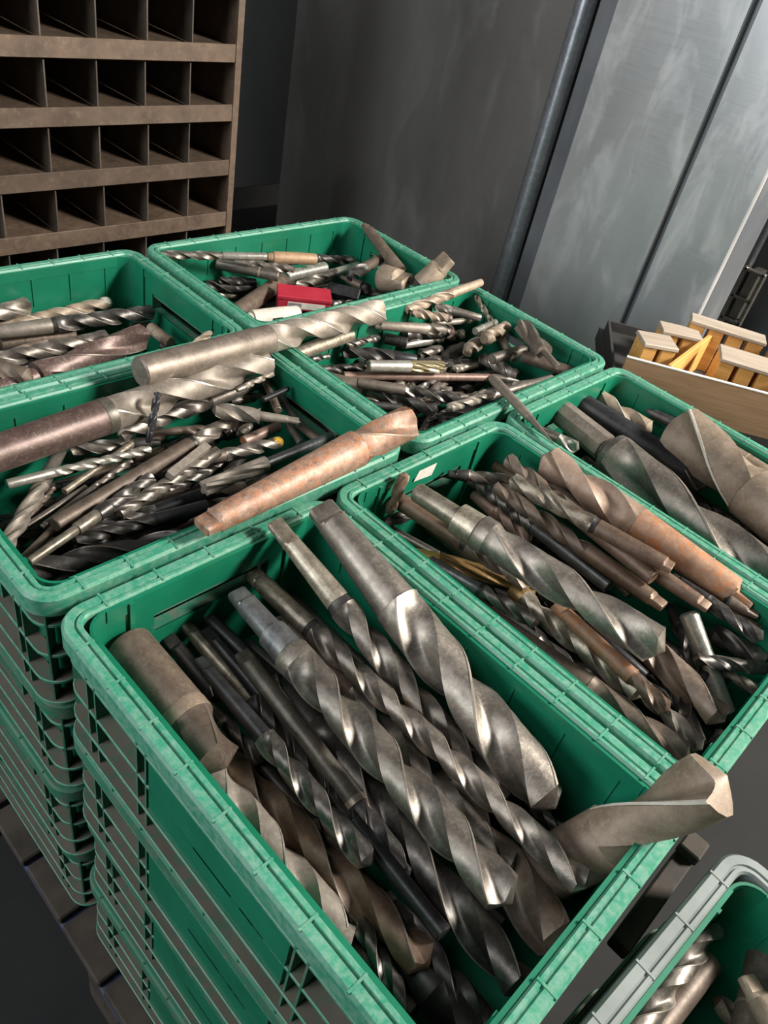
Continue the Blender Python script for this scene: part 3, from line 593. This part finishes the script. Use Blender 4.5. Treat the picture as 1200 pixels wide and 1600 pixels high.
B('B','twist_drill_bit',(0.475,-0.151,0.877),(0.512,-0.320,0.877),0.0226,'dark grey straight-shank drill with a silvery neck lying on the left wall side',m='bluesteel/steel',sf=0.5,tg=0,s0=0.8,s1=0.85,col=1)
B('B','twist_drill_bit',(0.554,-0.315,0.885),(0.526,-0.510,0.885),0.0228,'orange rusty shank under the tip of the large central drill',m='rust/rustdark',sf=0.7,tg=0.9,s0=0.9,s1=1.0)
B('B','twist_drill_bit',(0.709,-0.461,0.913),(0.705,-0.284,0.913),0.0278,'brown tapered shank ending beside the big rusty drill',m='rustdark/brown',sf=0.75,tg=0.6)
B('B','twist_drill_bit',(0.765,-0.554,0.853),(0.745,-0.472,0.853),0.0295,'grey drill shank with a dark hollow flute at the right edge of the frame',m='steel/darksteel',sf=0.2,tg=0)
B('B','twist_drill_bit',(0.696,-0.515,0.845),(0.711,-0.572,0.845),0.0176,'small bronze-tipped drill pointing at the right front rim',m='dark/bronze',sf=0.2,tg=0)
B('B','twist_drill_bit',(0.674,-0.337,0.869),(0.694,-0.039,0.869),0.0254,'shiny dark twist drill with a spiralling point near the back wall',m='bluesteel/darksteel',sf=0.5,tg=0,s0=0.9,s1=0.9,p=3.9)
B('B','twist_drill_bit',(0.692,-0.064,0.845),(0.682,-0.194,0.845),0.0267,'pinkish brown drill body tucked behind the large central drill',m='pink/pink',sf=0.4,tg=0)
B('B','twist_drill_bit',(0.717,-0.359,0.845),(0.742,-0.241,0.845),0.0150,'thin yellowish rod beside the large central drill',m='bronze/bronze',sf=1,k='R')
B('B','twist_drill_bit',(0.708,-0.166,0.857),(0.721,-0.281,0.857),0.0170,'little brass-coloured drill with a bright tip lying among the brown shanks',m='bronze/bronze',sf=0.2,tg=0)
B('B','twist_drill_bit',(0.674,-0.416,0.897),(0.678,-0.101,0.897),0.0272,"brown drill whose flat tang lies nearest the large central drill's tip",m='rustdark/brown',sf=0.42,tg=0.8,s0=0.85,s1=1.0,p=5.8)
B('B','twist_drill_bit',(0.676,-0.384,0.925),(0.716,-0.085,0.925),0.0254,'brown drill with a square shank end, middle one of the three brown shanks',m='rustdark/brown',sf=0.5,tg=0,s0=0.9,s1=1.0)
B('B','twist_drill_bit',(0.693,-0.396,0.945),(0.648,-0.137,0.945),0.0270,'olive-brown twist drill lying topmost beside the big rusty drill',m='rustdark/bronze',sf=0.47,tg=0.5,s0=0.85,s1=0.95,col=1,p=5.8)
B('B','twist_drill_bit',(0.517,-0.070,0.929),(0.561,-0.464,0.929),0.0521,'large grey central drill with a stepped shank in the middle right crate',m='bronze/steel',sf=0.33,tg=0,s0=0.56,s1=0.9,col=3,p=5.8,fs=100)
B('B','twist_drill_bit',(0.673,-0.558,0.810),(0.697,-0.444,0.895),0.0266,'bright steel cylinder standing up from the pile, flat end on top',m='bright/bright',rev=1,sf=0,k='R')
B('B','twist_drill_bit',(0.742,-0.574,0.869),(0.651,-0.486,0.869),0.0209,'dark twist drill lying crosswise in front of the bright cylinder',m='darksteel/darksteel',rev=1,sf=0.35,tg=0)
B('B','twist_drill_bit',(0.778,-0.498,0.910),(0.753,-0.124,0.940),0.0550,'big rusty orange taper-shank drill lying along the right wall of the middle right crate',m='rust/rustpale',sf=0.52,tg=0.55,s0=0.8,s1=0.95,p=5.5)
B('C','twist_drill_bit',(1.152,-0.115,0.898),(1.161,-0.182,0.898),0.0248,'dark square tang end beside the widest tan drill',m='dark/dark',sf=0.9,tg=0.6)
B('C','twist_drill_bit',(1.165,-0.275,0.902),(1.151,-0.421,0.902),0.0347,'tan round shank at the right edge behind the widest tan drill',m='tan/tan',sf=1,k='R')
B('C','twist_drill_bit',(0.891,-0.037,0.890),(0.911,-0.116,0.890),0.0251,'small silvery end under the octagonal shank in the far right crate',m='steel/bright',sf=0.5,tg=0)
B('C','twist_drill_bit',(1.121,0.030,0.885),(1.119,-0.154,0.880),0.0377,'tan twist drill with a rounded tip between the black shank and the widest drill',m='tan/tan',sf=0.2,tg=0)
B('C','twist_drill_bit',(1.047,0.044,0.895),(1.102,-0.302,0.855),0.0508,'matt black round shank behind the octagonal one in the far right crate',m='black/dark',sf=0.85,tg=0.6,s0=0.9,s1=0.95)
B('C','twist_drill_bit',(0.979,-0.022,0.895),(0.889,-0.557,0.880),0.0793,'large grey-brown drill with a stepped octagonal shank in the far right crate',m='palebrown/steel',sf=0.27,tg=0,s0=0.62,s1=0.64,oct=1,p=7,fs=170)
B('C','twist_drill_bit',(1.001,-0.575,0.900),(1.128,-0.175,0.915),0.1000,'widest tan drill in the far right crate, its broad tip facing the back wall',m='tan/tan',sf=0.5,tg=0,s0=0.8,s1=0.98,p=6.1,fl=200)
B('D','twist_drill_bit',(0.033,0.162,0.845),(0.170,0.241,0.845),0.0122,'thin brown rod deep in the left corner of the left middle crate',m='brown/brown',k='R')
B('D','twist_drill_bit',(0.042,0.161,0.853),(0.119,0.205,0.853),0.0118,'thin brown shank lying in the front left corner of the left middle crate',m='brown/brown',k='R')
B('D','twist_drill_bit',(0.554,0.324,0.889),(0.513,0.237,0.889),0.0141,'brown rod standing by the right wall behind the silver drill tips',m='brown/brown',k='R')
B('D','twist_drill_bit',(0.554,0.277,0.881),(0.525,0.197,0.881),0.0129,'dark shank leaning by the hand slot, beside the grey ringed one',m='dark/dark',k='R')
B('D','twist_drill_bit',(0.547,0.244,0.845),(0.532,0.192,0.845),0.0131,'grey ringed shank end near the amber-tipped drill',m='steel/steel',k='R')
B('D','twist_drill_bit',(0.552,0.226,0.857),(0.551,0.171,0.857),0.0151,'dark brown rod lying below the hand slot of the left middle crate',m='brown/brown',k='R')
B('D','twist_drill_bit',(0.603,0.265,0.855),(0.596,0.170,0.850),0.0122,'brown rod poking through the hand slot of the left middle crate',m='brown/brown',k='R')
B('D','twist_drill_bit',(0.109,0.394,0.880),(0.344,0.423,0.895),0.0359,'brown twist drill behind the big purplish shank, along the back wall',m='brown/brown',sf=0.2)
B('D','twist_drill_bit',(0.229,0.404,0.880),(0.366,0.425,0.885),0.0331,'dark grey drill body right behind the longest drill of the left middle crate',m='dark/steel',sf=0.3,tg=0)
B('D','twist_drill_bit',(0.335,0.307,0.845),(0.208,0.356,0.845),0.0218,'grey drill tip peeking out below the big purplish shank',m='dark/steel',sf=0.3)
B('D','twist_drill_bit',(0.252,0.095,0.845),(0.043,0.152,0.845),0.0318,'dark matt twist drill lying lowest along the front wall of the left middle crate',m='dark/dark',sf=0.1,tg=0,p=6.1)
B('D','twist_drill_bit',(0.281,0.139,0.845),(0.112,0.160,0.845),0.0175,'black twist drill just above the dark drill at the front wall',m='black/black',sf=0.5,tg=0)
B('D','twist_drill_bit',(0.297,0.124,0.861),(0.108,0.155,0.861),0.0181,'black drill with a plain round shank, lowest of the two black shanks',m='black/dark',sf=0.42,tg=0,s0=1,s1=1)
B('D','twist_drill_bit',(0.333,0.162,0.845),(0.124,0.177,0.845),0.0206,'black drill with a thick black collar end beside the rusty drill',m='black/dark',sf=0.45,tg=0,s0=1.1,s1=1.0)
B('D','twist_drill_bit',(0.386,0.222,0.861),(0.179,0.171,0.861),0.0212,'grey twist drill between the silver square rod and the black shanks',m='steel/steel',sf=0.15,tg=0)
B('D','twist_drill_bit',(0.043,0.133,0.877),(0.258,0.202,0.877),0.0201,'drill with a speckled steel stepped shank and blue-silver flute at front left',m='bronze/darksteel',sf=0.6,tg=0,s0=0.6,s1=0.85,col=3)
B('D','twist_drill_bit',(0.080,0.227,0.845),(0.186,0.262,0.845),0.0099,'slim rod lying between the jagged cutter and the brown butt-ended drill',m='steel/steel',k='R')
B('D','twist_drill_bit',(0.093,0.204,0.857),(0.265,0.272,0.857),0.0120,'slim drill with a square end next to the brown butt-ended drill',m='steel/steel',sf=0.55,tg=0.6)
B('D','twist_drill_bit',(0.093,0.244,0.845),(0.150,0.283,0.845),0.0081,'tiny brown drill in the gap behind the jagged cutter',m='brown/brown',sf=0.3)
B('D','spiral_cutter',(0.191,0.343,0.857),(0.038,0.191,0.857),0.0224,'dusty grey cutter with jagged spiral edges at the left wall',m='steel/pale',sf=0.4,k='E',nf=3,tg=0)
B('D','twist_drill_bit',(0.282,0.250,0.845),(0.346,0.266,0.845),0.0129,'short steel pin lying under the thick grey shank',m='steel/steel',k='R')
B('D','twist_drill_bit',(0.152,0.260,0.853),(0.290,0.314,0.853),0.0106,'thin silver pin crossing under the bright twist drill',m='bronze/bronze',k='R')
B('D','twist_drill_bit',(0.530,0.249,0.845),(0.450,0.243,0.845),0.0182,'short rusty pink shank near the amber-tipped drill',m='pink/rust',k='R')
B('D','twist_drill_bit',(0.490,0.275,0.845),(0.452,0.262,0.845),0.0161,'small grey drill end beside the rusty pink shank',m='steel/steel',sf=0.3,tg=0)
B('D','twist_drill_bit',(0.459,0.279,0.845),(0.406,0.284,0.845),0.0169,'small black spiral bit with silver rings in the middle of the left middle crate',m='dark/darksteel',sf=0.1,tg=0,p=2.5)
B('D','twist_drill_bit',(0.358,0.235,0.845),(0.506,0.211,0.845),0.0220,'brown-shanked drill ending in a glassy amber tip',m='brown/steel',sf=0.3,tg=0,tip='amber')
B('D','twist_drill_bit',(0.552,0.144,0.881),(0.299,0.138,0.881),0.0241,'core drill with a pale four-flute head and a black neck, beside the big rusty drill',m='bluesteel/pale',sf=0.55,tg=0,s0=0.72,s1=0.62,k='E',nf=4)
B('D','twist_drill_bit',(0.277,0.191,0.877),(0.366,0.225,0.877),0.0145,'silver square rod lying on the grey twist drills',m='pale/pale',k='R',sq=1)
B('D','twist_drill_bit',(0.102,0.187,0.869),(0.457,0.275,0.869),0.0255,'brown butt-ended drill with a thick grey shank section across the middle',m='brown/steel',sf=0.72,tg=0,s0=0.85,s1=1.05,col=1)
B('D','twist_drill_bit',(0.555,0.345,0.873),(0.269,0.319,0.873),0.0289,'silver drill with its open flute tip pointing left, below the longest drill',m='steel/steel',sf=0.42,tg=0,s0=0.9,s1=1,col=1)
B('D','twist_drill_bit',(0.462,0.284,0.917),(0.551,0.300,0.917),0.0107,'small silver fluted tip poking out under the longest drill',m='steel/pale',sf=0.2,tg=0)
B('D','twist_drill_bit',(0.491,0.335,0.857),(0.555,0.324,0.857),0.0169,'silver spoon-like drill tip beside the slim black rod',m='steel/pale',sf=0.2,tg=0)
B('D','twist_drill_bit',(0.494,0.256,0.905),(0.555,0.264,0.905),0.0097,'slim black rod pointing at the right wall',m='black/black',k='R')
B('D','twist_drill_bit',(0.516,0.188,0.897),(0.412,0.281,0.897),0.0267,'silver drill with a short worn shank and a dark open flute',m='pale/pale',sf=0.45,tg=0.8,s0=0.5,s1=0.6)
B('D','twist_drill_bit',(0.087,0.289,0.873),(0.295,0.265,0.873),0.0140,'bright dusty twist drill lying across the others at the left',m='bright/bright',sf=0.3,tg=0,s0=1,s1=1)
B('D','twist_drill_bit',(0.278,0.248,0.900),(0.310,0.273,0.965),0.0121,'little black twist drill standing almost upright against the longest drill',m='black/black',sf=0.2,tg=0,p=3.9)
B('D','twist_drill_bit',(0.011,0.280,0.930),(0.561,0.322,0.930),0.0526,'longest drill of the left middle crate, purplish brown shank and pale fluted body',m='purple/pale',sf=0.43,tg=0,s0=0.92,s1=1,ring=2,p=5.5)
B('D','twist_drill_bit',(0.200,0.005,0.955),(0.588,0.016,0.980),0.0541,'big orange-rusted drill lying along the front rim of the left middle crate',m='rustbright/rustbright',sf=0.68,tg=0.45,s0=0.62,s1=1.0,p=7,fl=140)
B('D','twist_drill_bit',(0.314,0.330,0.965),(0.861,0.350,0.950),0.0495,'great grey drill lying over three crates with its tip in the centre crate',m='palebrown/pale',sf=0.46,tg=0,s0=0.95,s1=1.0,p=5.1)
B('E','twist_drill_bit',(0.695,0.366,0.872),(0.742,0.359,0.872),0.0123,'tiny dark drill by the left wall of the centre crate',m='dark/darksteel',sf=0.1,tg=0,p=3.9)
B('E','twist_drill_bit',(0.780,0.190,0.840),(0.723,0.233,0.840),0.0156,'dark flat bar end behind the rusty tip in the centre crate',m='dark/dark',k='R')
B('E','twist_drill_bit',(0.722,0.097,0.840),(0.807,0.110,0.840),0.0118,'slim silver rod in the front corner of the centre crate',m='steel/steel',k='R')
B('E','twist_drill_bit',(1.153,0.089,0.856),(0.788,0.099,0.856),0.0371,'dark drill with a hollow flute near the front corner of the centre crate',m='dark/dark',sf=0.2,tg=0)
B('E','twist_drill_bit',(1.103,0.064,0.880),(0.982,0.093,0.880),0.0229,'grey-brown shank lying along the front wall of the centre crate',m='palebrown/steel',sf=0.8,tg=0)
B('E','twist_drill_bit',(1.027,0.040,0.920),(0.747,0.068,0.920),0.0173,'long pale shank lying along the front rim, pointing at the corner',m='steel/pale',sf=0.6,tg=0)
B('E','twist_drill_bit',(0.712,0.368,0.844),(0.822,0.328,0.844),0.0177,'dark twist drill left of the silver end mill',m='dark/darksteel',sf=0.1,tg=0)
B('E','twist_drill_bit',(0.895,0.270,0.872),(0.775,0.366,0.872),0.0279,'black fluted drill above the silver end mill',m='black/dark',sf=0.3,tg=0)
B('E','twist_drill_bit',(0.865,0.352,0.888),(0.774,0.354,0.888),0.0164,'small black twist drill under the great grey drill tip',m='black/darksteel',sf=0.1,tg=0,p=3.9)
B('E','twist_drill_bit',(0.929,0.328,0.872),(0.898,0.366,0.872),0.0238,'dark round bar with a rusty orange end in the centre crate',m='dark/dark',k='R',tip='rust')
B('E','twist_drill_bit',(0.795,0.365,0.904),(0.633,0.350,0.904),0.0274,'silver-brown shank sticking out from under the great grey drill',m='bronze/bronze',k='R',s0=1,s1=0.9)
B('E','twist_drill_bit',(0.715,0.343,0.840),(0.838,0.147,0.840),0.0344,'grey taper-shank drill lowest in the centre crate, beside the left wall',m='palebrown/darksteel',sf=0.4,tg=0,s0=0.8,s1=0.98,col=1)
B('E','twist_drill_bit',(0.732,0.270,0.864),(0.879,0.129,0.864),0.0219,'slimmer grey drill just behind the lowest taper-shank drill',m='palebrown/darksteel',sf=0.45,tg=0,s0=0.85,s1=1.0)
B('E','twist_drill_bit',(1.156,0.064,0.884),(1.108,0.163,0.884),0.0255,'brown round rod against the right wall of the centre crate',m='brown/brown',k='R')
B('E','twist_drill_bit',(1.160,0.186,0.876),(1.046,0.193,0.876),0.0230,'grey rod end beside the brown rod',m='steel/steel',k='R')
B('E','twist_drill_bit',(1.100,0.281,0.916),(1.037,0.368,0.916),0.0206,'grey straight shank under the long tan drill',m='steel/steel',sf=0.6,tg=0)
B('E','twist_drill_bit',(1.033,0.313,0.840),(0.965,0.321,0.840),0.0233,'short grey fluted piece behind the silver end mill',m='steel/steel',sf=0.1,tg=0)
B('E','twist_drill_bit',(1.092,0.298,0.840),(1.016,0.288,0.840),0.0249,'stubby steel cylinder with its round end facing the camera',m='steel/steel',k='R',rev=1)
B('E','twist_drill_bit',(1.056,0.230,0.840),(0.989,0.242,0.840),0.0175,'small bit with a pointed hexagonal end',m='steel/bronze',sf=0.6,tg=0)
B('E','twist_drill_bit',(1.040,0.180,0.840),(0.756,0.330,0.840),0.0167,'long pinkish brown rod lying level across the centre crate',m='pink/pink',k='R',rev=1)
B('E','tapered_pin',(1.033,0.169,0.848),(1.079,0.132,0.848),0.0174,'grey pencil-pointed pin at the end of the pinkish rod',m='steel/steel',k='P')
B('E','twist_drill_bit',(0.862,0.367,0.908),(0.997,0.284,0.908),0.0223,'pale grey shank with a small tang just right of the great drill tip',m='pale/steel',sf=0.7,tg=0.6,s0=0.8,s1=1.0)
B('E','twist_drill_bit',(1.084,0.335,0.864),(0.958,0.370,0.864),0.0289,'dark-fluted twist drill with its open point facing left in the centre crate',m='pink/darksteel',sf=0.12,tg=0,p=3.9)
B('E','twist_drill_bit',(1.160,0.337,0.872),(1.044,0.368,0.872),0.0142,'short silver rod among the twist drills near the back',m='pale/pale',k='R')
B('E','twist_drill_bit',(1.032,0.307,0.916),(0.963,0.367,0.916),0.0201,'brown twist drill with a curled point under the long tan drill',m='brown/tan',sf=0.1,tg=0,p=3.3)
B('E','twist_drill_bit',(1.180,0.358,0.950),(0.953,0.373,0.918),0.0232,'long tan twist drill propped up on the back right rim',m='tan/tan',sf=0.42,tg=0)
B('E','twist_drill_bit',(1.106,0.156,0.840),(1.090,0.253,0.840),0.0263,'pale drill with wide dark flutes beside the small hexagonal bit',m='pale/pale',sf=0.1,tg=0,p=3.3)
B('E','twist_drill_bit',(0.963,0.364,0.840),(1.145,0.341,0.840),0.0228,'bright shanked drill with a saw-like fluted end',m='bright/pale',sf=0.42,tg=0,p=3.0)
B('E','twist_drill_bit',(1.073,0.269,0.896),(1.155,0.277,0.896),0.0167,'bright short pin leaning on the tan spiral tip',m='bright/bright',k='R')
B('E','twist_drill_bit',(1.157,0.274,0.872),(1.025,0.246,0.872),0.0315,'tan spiral drill with its cupped point facing the camera',m='tan/tan',sf=0.1,tg=0,p=3.3)
B('E','twist_drill_bit',(1.057,0.232,0.900),(1.158,0.245,0.900),0.0303,'small tan spiral end near the right wall',m='tan/tan',sf=0.1,tg=0,p=3.3)
B('E','countersink',(1.076,0.059,0.920),(1.157,0.214,0.920),0.0348,'grey stepped cutter with a collar and thin stem against the right wall',m='palebrown/palebrown',sf=0.35,tg=0,s0=0.35,s1=0.4,col=0,k='E',nf=4)
B('E','end_mill',(0.791,0.301,0.868),(0.933,0.229,0.868),0.0242,'silver end mill with brassy angled flutes lying level in the centre crate',m='bright/brassline',sf=0.55,tg=0,s0=1,s1=1,k='E',nf=8)
B('E','twist_drill_bit',(1.101,0.172,0.870),(1.171,0.357,0.920),0.0141,'slender bronze twist drill standing upright near the right wall',m='bronze/bronze',sf=0.35,tg=0,s0=1.2,s1=1.2,p=5.1)
B('E','tapered_pin',(0.873,0.077,0.942),(0.803,-0.116,0.940),0.0185,'worn tapered steel pin bridging from the centre crate to the far right crate',m='palebrown/palebrown',k='P')
B('F','twist_drill_bit',(0.845,0.723,0.835),(0.738,0.771,0.835),0.0271,'dark drill lying low at the left side of the farthest crate',m='dark/dark',sf=0.3,tg=0)
B('F','twist_drill_bit',(0.839,0.717,0.851),(0.761,0.753,0.851),0.0185,'dark slim drill behind the low dark one in the farthest crate',m='black/dark',sf=0.3,tg=0)
B('F','steel_block',(0.999,0.649,0.835),(1.045,0.588,0.835),0.0301,'black chunky tool end right of the red box',m='black/black',k='R',sq=1)
B('F','twist_drill_bit',(1.115,0.553,0.835),(1.072,0.620,0.835),0.0245,'dark drill with a pale round end near the great drill tip',m='dark/steel',sf=0.5,tg=0)
B('F','twist_drill_bit',(1.133,0.567,0.835),(1.153,0.516,0.835),0.0200,'short silvery drill near the front rim of the farthest crate',m='bright/steel',sf=0.4,tg=0)
B('F','twist_drill_bit',(1.160,0.637,0.895),(0.995,0.585,0.895),0.0282,'brown shank leaning toward the right wall of the farthest crate',m='brown/dark',sf=0.6,tg=0)
B('F','twist_drill_bit',(1.054,0.664,0.851),(1.070,0.578,0.851),0.0242,'brown tang with a small hole beside the black tool end',m='brown/dark',sf=0.7,tg=0.8)
B('F','twist_drill_bit',(1.056,0.771,0.851),(1.157,0.724,0.851),0.0223,'dark twist drill to the right of the brown slotted sleeve',m='dark/darksteel',sf=0.1,tg=0)
B('F','twist_drill_bit',(0.801,0.774,0.879),(0.926,0.687,0.879),0.0202,'grey twist drill under the long drill at the back wall',m='dark/steel',sf=0.1,tg=0)
B('F','twist_drill_bit',(0.864,0.671,0.879),(0.771,0.774,0.879),0.0240,'drill shank with a chunky tan tang at its left end',m='steel/tan',sf=0.8,tg=0,rev=1,k='R',tip='tan')
B('F','twist_drill_bit',(0.835,0.685,0.923),(0.621,0.768,0.923),0.0187,'long twist drill lying along the back wall of the farthest crate',m='bright/steel',sf=0.42,tg=0,s0=0.9,s1=0.9,p=6.3)
B('F','drill_sleeve',(0.911,0.771,0.875),(1.019,0.722,0.875),0.0287,'brown taper sleeve with an oblong slot near the back wall',m='sleeve/sleeve',k='V')
B('F','twist_drill_bit',(1.151,0.707,0.847),(0.913,0.666,0.847),0.0256,'silver drill lying behind the red box',m='bright/steel',rev=1,sf=0.4,tg=0)
B('F','twist_drill_bit',(0.946,0.742,0.835),(1.077,0.747,0.835),0.0296,'silver socket shank with a dark pinhole above the red box',m='bright/bright',k='R',s0=1.0,s1=1.0)
B('F','twist_drill_bit',(0.707,0.618,0.843),(0.929,0.722,0.843),0.0388,'brown tapered shank with a pale holed tang, left of the red box',m='brown/brown',k='T2')
B('F','drill_sleeve',(0.716,0.590,0.843),(0.840,0.568,0.843),0.0382,'cream-coated holder lying in front of the red box',m='cream/cream',k='V')
B('F','twist_drill_bit',(1.131,0.552,0.900),(1.165,0.722,0.940),0.0293,'grey-brown shank standing in the far right corner, tang upward',m='brown/brown',k='T2')
B('F','twist_drill_bit',(1.098,0.574,0.880),(1.104,0.501,0.900),0.0621,'thick tan shank facing the camera with a centre hole in its end',m='tan/tan',k='T2')
B('F','twist_drill_bit',(1.125,0.475,0.900),(1.169,0.453,0.970),0.0553,'thick tan shank tilted up over the right rim, holed tang outward',m='tan/tan',k='T2')
B('G','twist_drill_bit',(0.520,0.589,0.830),(0.542,0.525,0.830),0.0269,'dark stub in the right corner below the slot of the far left crate',m='dark/dark',k='R')
B('G','twist_drill_bit',(0.517,0.627,0.850),(0.518,0.561,0.850),0.0232,'tan stub beneath the slot of the far left crate',m='tan/tan',k='R')
B('G','twist_drill_bit',(0.503,0.674,0.830),(0.543,0.668,0.830),0.0190,'brown rounded stub behind the dark tapered drill tip',m='brown/brown',k='R')
B('G','twist_drill_bit',(0.267,0.716,0.830),(0.396,0.689,0.830),0.0249,'plain brown shank in the middle of the far left crate',m='brown/brown',k='R')
B('G','twist_drill_bit',(0.194,0.737,0.866),(0.352,0.764,0.866),0.0348,'grey drill with a pale triangular tip at the left, far left crate',m='steel/steel',sf=0.2,tg=0)
B('G','twist_drill_bit',(0.169,0.638,0.834),(0.339,0.680,0.834),0.0238,'dark brown drill tip above the long grey flutes of the far left crate',m='dark/brown',sf=0.2,tg=0)
B('G','twist_drill_bit',(0.247,0.742,0.842),(0.509,0.763,0.842),0.0272,'tan-brown twist drill with a chalky end near the back wall',m='brown/tan',sf=0.02,tg=0,tip='cream')
B('G','twist_drill_bit',(0.118,0.626,0.854),(0.428,0.620,0.854),0.0293,'long grey-fluted drill in the middle of the far left crate',m='dark/steel',sf=0.2,tg=0)
B('G','twist_drill_bit',(0.231,0.701,0.862),(0.548,0.660,0.862),0.0301,'drill with a silvery shank and a dark collar in the far left crate',m='pale/darksteel',sf=0.4,tg=0,s0=0.8,s1=0.95,col=1)
B('G','twist_drill_bit',(0.165,0.613,0.878),(0.230,0.506,0.878),0.0349,'wide brown flutes at the left edge of the far left crate',m='brown/brown',sf=0.2,tg=0)
B('G','twist_drill_bit',(0.121,0.515,0.860),(0.480,0.575,0.870),0.0468,'dark brown tapered drill with a long flute along the far left crate rim',m='purple/purple',sf=0.36,tg=0,s0=0.6,s1=0.7,p=8.8)
B('G','twist_drill_bit',(0.445,0.418,0.920),(0.503,0.413,0.950),0.0131,'small tan drill tip resting over the rim by the slot',m='tan/tan',sf=0.1,tg=0)
B('H','twist_drill_bit',(0.314,-0.757,0.790),(0.441,-0.728,0.790),0.0352,'grey-brown shank on the right in the corner crate',m='palebrown/palebrown',k='R',rev=1)
B('H','twist_drill_bit',(0.215,-0.681,0.790),(0.363,-0.693,0.790),0.0286,'brown round shank in the middle of the corner crate',m='brown/brown',k='R')
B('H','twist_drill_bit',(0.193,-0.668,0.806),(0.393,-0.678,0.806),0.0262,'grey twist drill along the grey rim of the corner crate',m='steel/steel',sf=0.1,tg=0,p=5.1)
B('H','twist_drill_bit',(0.320,-0.798,0.814),(0.362,-0.723,0.814),0.0279,'tan flat tang with a small hole at the bottom right',m='tan/tan',k='T2')
# ------------------------------------------------------------------ buried layers; mostly dark materials carry the shade of the gaps in their colour
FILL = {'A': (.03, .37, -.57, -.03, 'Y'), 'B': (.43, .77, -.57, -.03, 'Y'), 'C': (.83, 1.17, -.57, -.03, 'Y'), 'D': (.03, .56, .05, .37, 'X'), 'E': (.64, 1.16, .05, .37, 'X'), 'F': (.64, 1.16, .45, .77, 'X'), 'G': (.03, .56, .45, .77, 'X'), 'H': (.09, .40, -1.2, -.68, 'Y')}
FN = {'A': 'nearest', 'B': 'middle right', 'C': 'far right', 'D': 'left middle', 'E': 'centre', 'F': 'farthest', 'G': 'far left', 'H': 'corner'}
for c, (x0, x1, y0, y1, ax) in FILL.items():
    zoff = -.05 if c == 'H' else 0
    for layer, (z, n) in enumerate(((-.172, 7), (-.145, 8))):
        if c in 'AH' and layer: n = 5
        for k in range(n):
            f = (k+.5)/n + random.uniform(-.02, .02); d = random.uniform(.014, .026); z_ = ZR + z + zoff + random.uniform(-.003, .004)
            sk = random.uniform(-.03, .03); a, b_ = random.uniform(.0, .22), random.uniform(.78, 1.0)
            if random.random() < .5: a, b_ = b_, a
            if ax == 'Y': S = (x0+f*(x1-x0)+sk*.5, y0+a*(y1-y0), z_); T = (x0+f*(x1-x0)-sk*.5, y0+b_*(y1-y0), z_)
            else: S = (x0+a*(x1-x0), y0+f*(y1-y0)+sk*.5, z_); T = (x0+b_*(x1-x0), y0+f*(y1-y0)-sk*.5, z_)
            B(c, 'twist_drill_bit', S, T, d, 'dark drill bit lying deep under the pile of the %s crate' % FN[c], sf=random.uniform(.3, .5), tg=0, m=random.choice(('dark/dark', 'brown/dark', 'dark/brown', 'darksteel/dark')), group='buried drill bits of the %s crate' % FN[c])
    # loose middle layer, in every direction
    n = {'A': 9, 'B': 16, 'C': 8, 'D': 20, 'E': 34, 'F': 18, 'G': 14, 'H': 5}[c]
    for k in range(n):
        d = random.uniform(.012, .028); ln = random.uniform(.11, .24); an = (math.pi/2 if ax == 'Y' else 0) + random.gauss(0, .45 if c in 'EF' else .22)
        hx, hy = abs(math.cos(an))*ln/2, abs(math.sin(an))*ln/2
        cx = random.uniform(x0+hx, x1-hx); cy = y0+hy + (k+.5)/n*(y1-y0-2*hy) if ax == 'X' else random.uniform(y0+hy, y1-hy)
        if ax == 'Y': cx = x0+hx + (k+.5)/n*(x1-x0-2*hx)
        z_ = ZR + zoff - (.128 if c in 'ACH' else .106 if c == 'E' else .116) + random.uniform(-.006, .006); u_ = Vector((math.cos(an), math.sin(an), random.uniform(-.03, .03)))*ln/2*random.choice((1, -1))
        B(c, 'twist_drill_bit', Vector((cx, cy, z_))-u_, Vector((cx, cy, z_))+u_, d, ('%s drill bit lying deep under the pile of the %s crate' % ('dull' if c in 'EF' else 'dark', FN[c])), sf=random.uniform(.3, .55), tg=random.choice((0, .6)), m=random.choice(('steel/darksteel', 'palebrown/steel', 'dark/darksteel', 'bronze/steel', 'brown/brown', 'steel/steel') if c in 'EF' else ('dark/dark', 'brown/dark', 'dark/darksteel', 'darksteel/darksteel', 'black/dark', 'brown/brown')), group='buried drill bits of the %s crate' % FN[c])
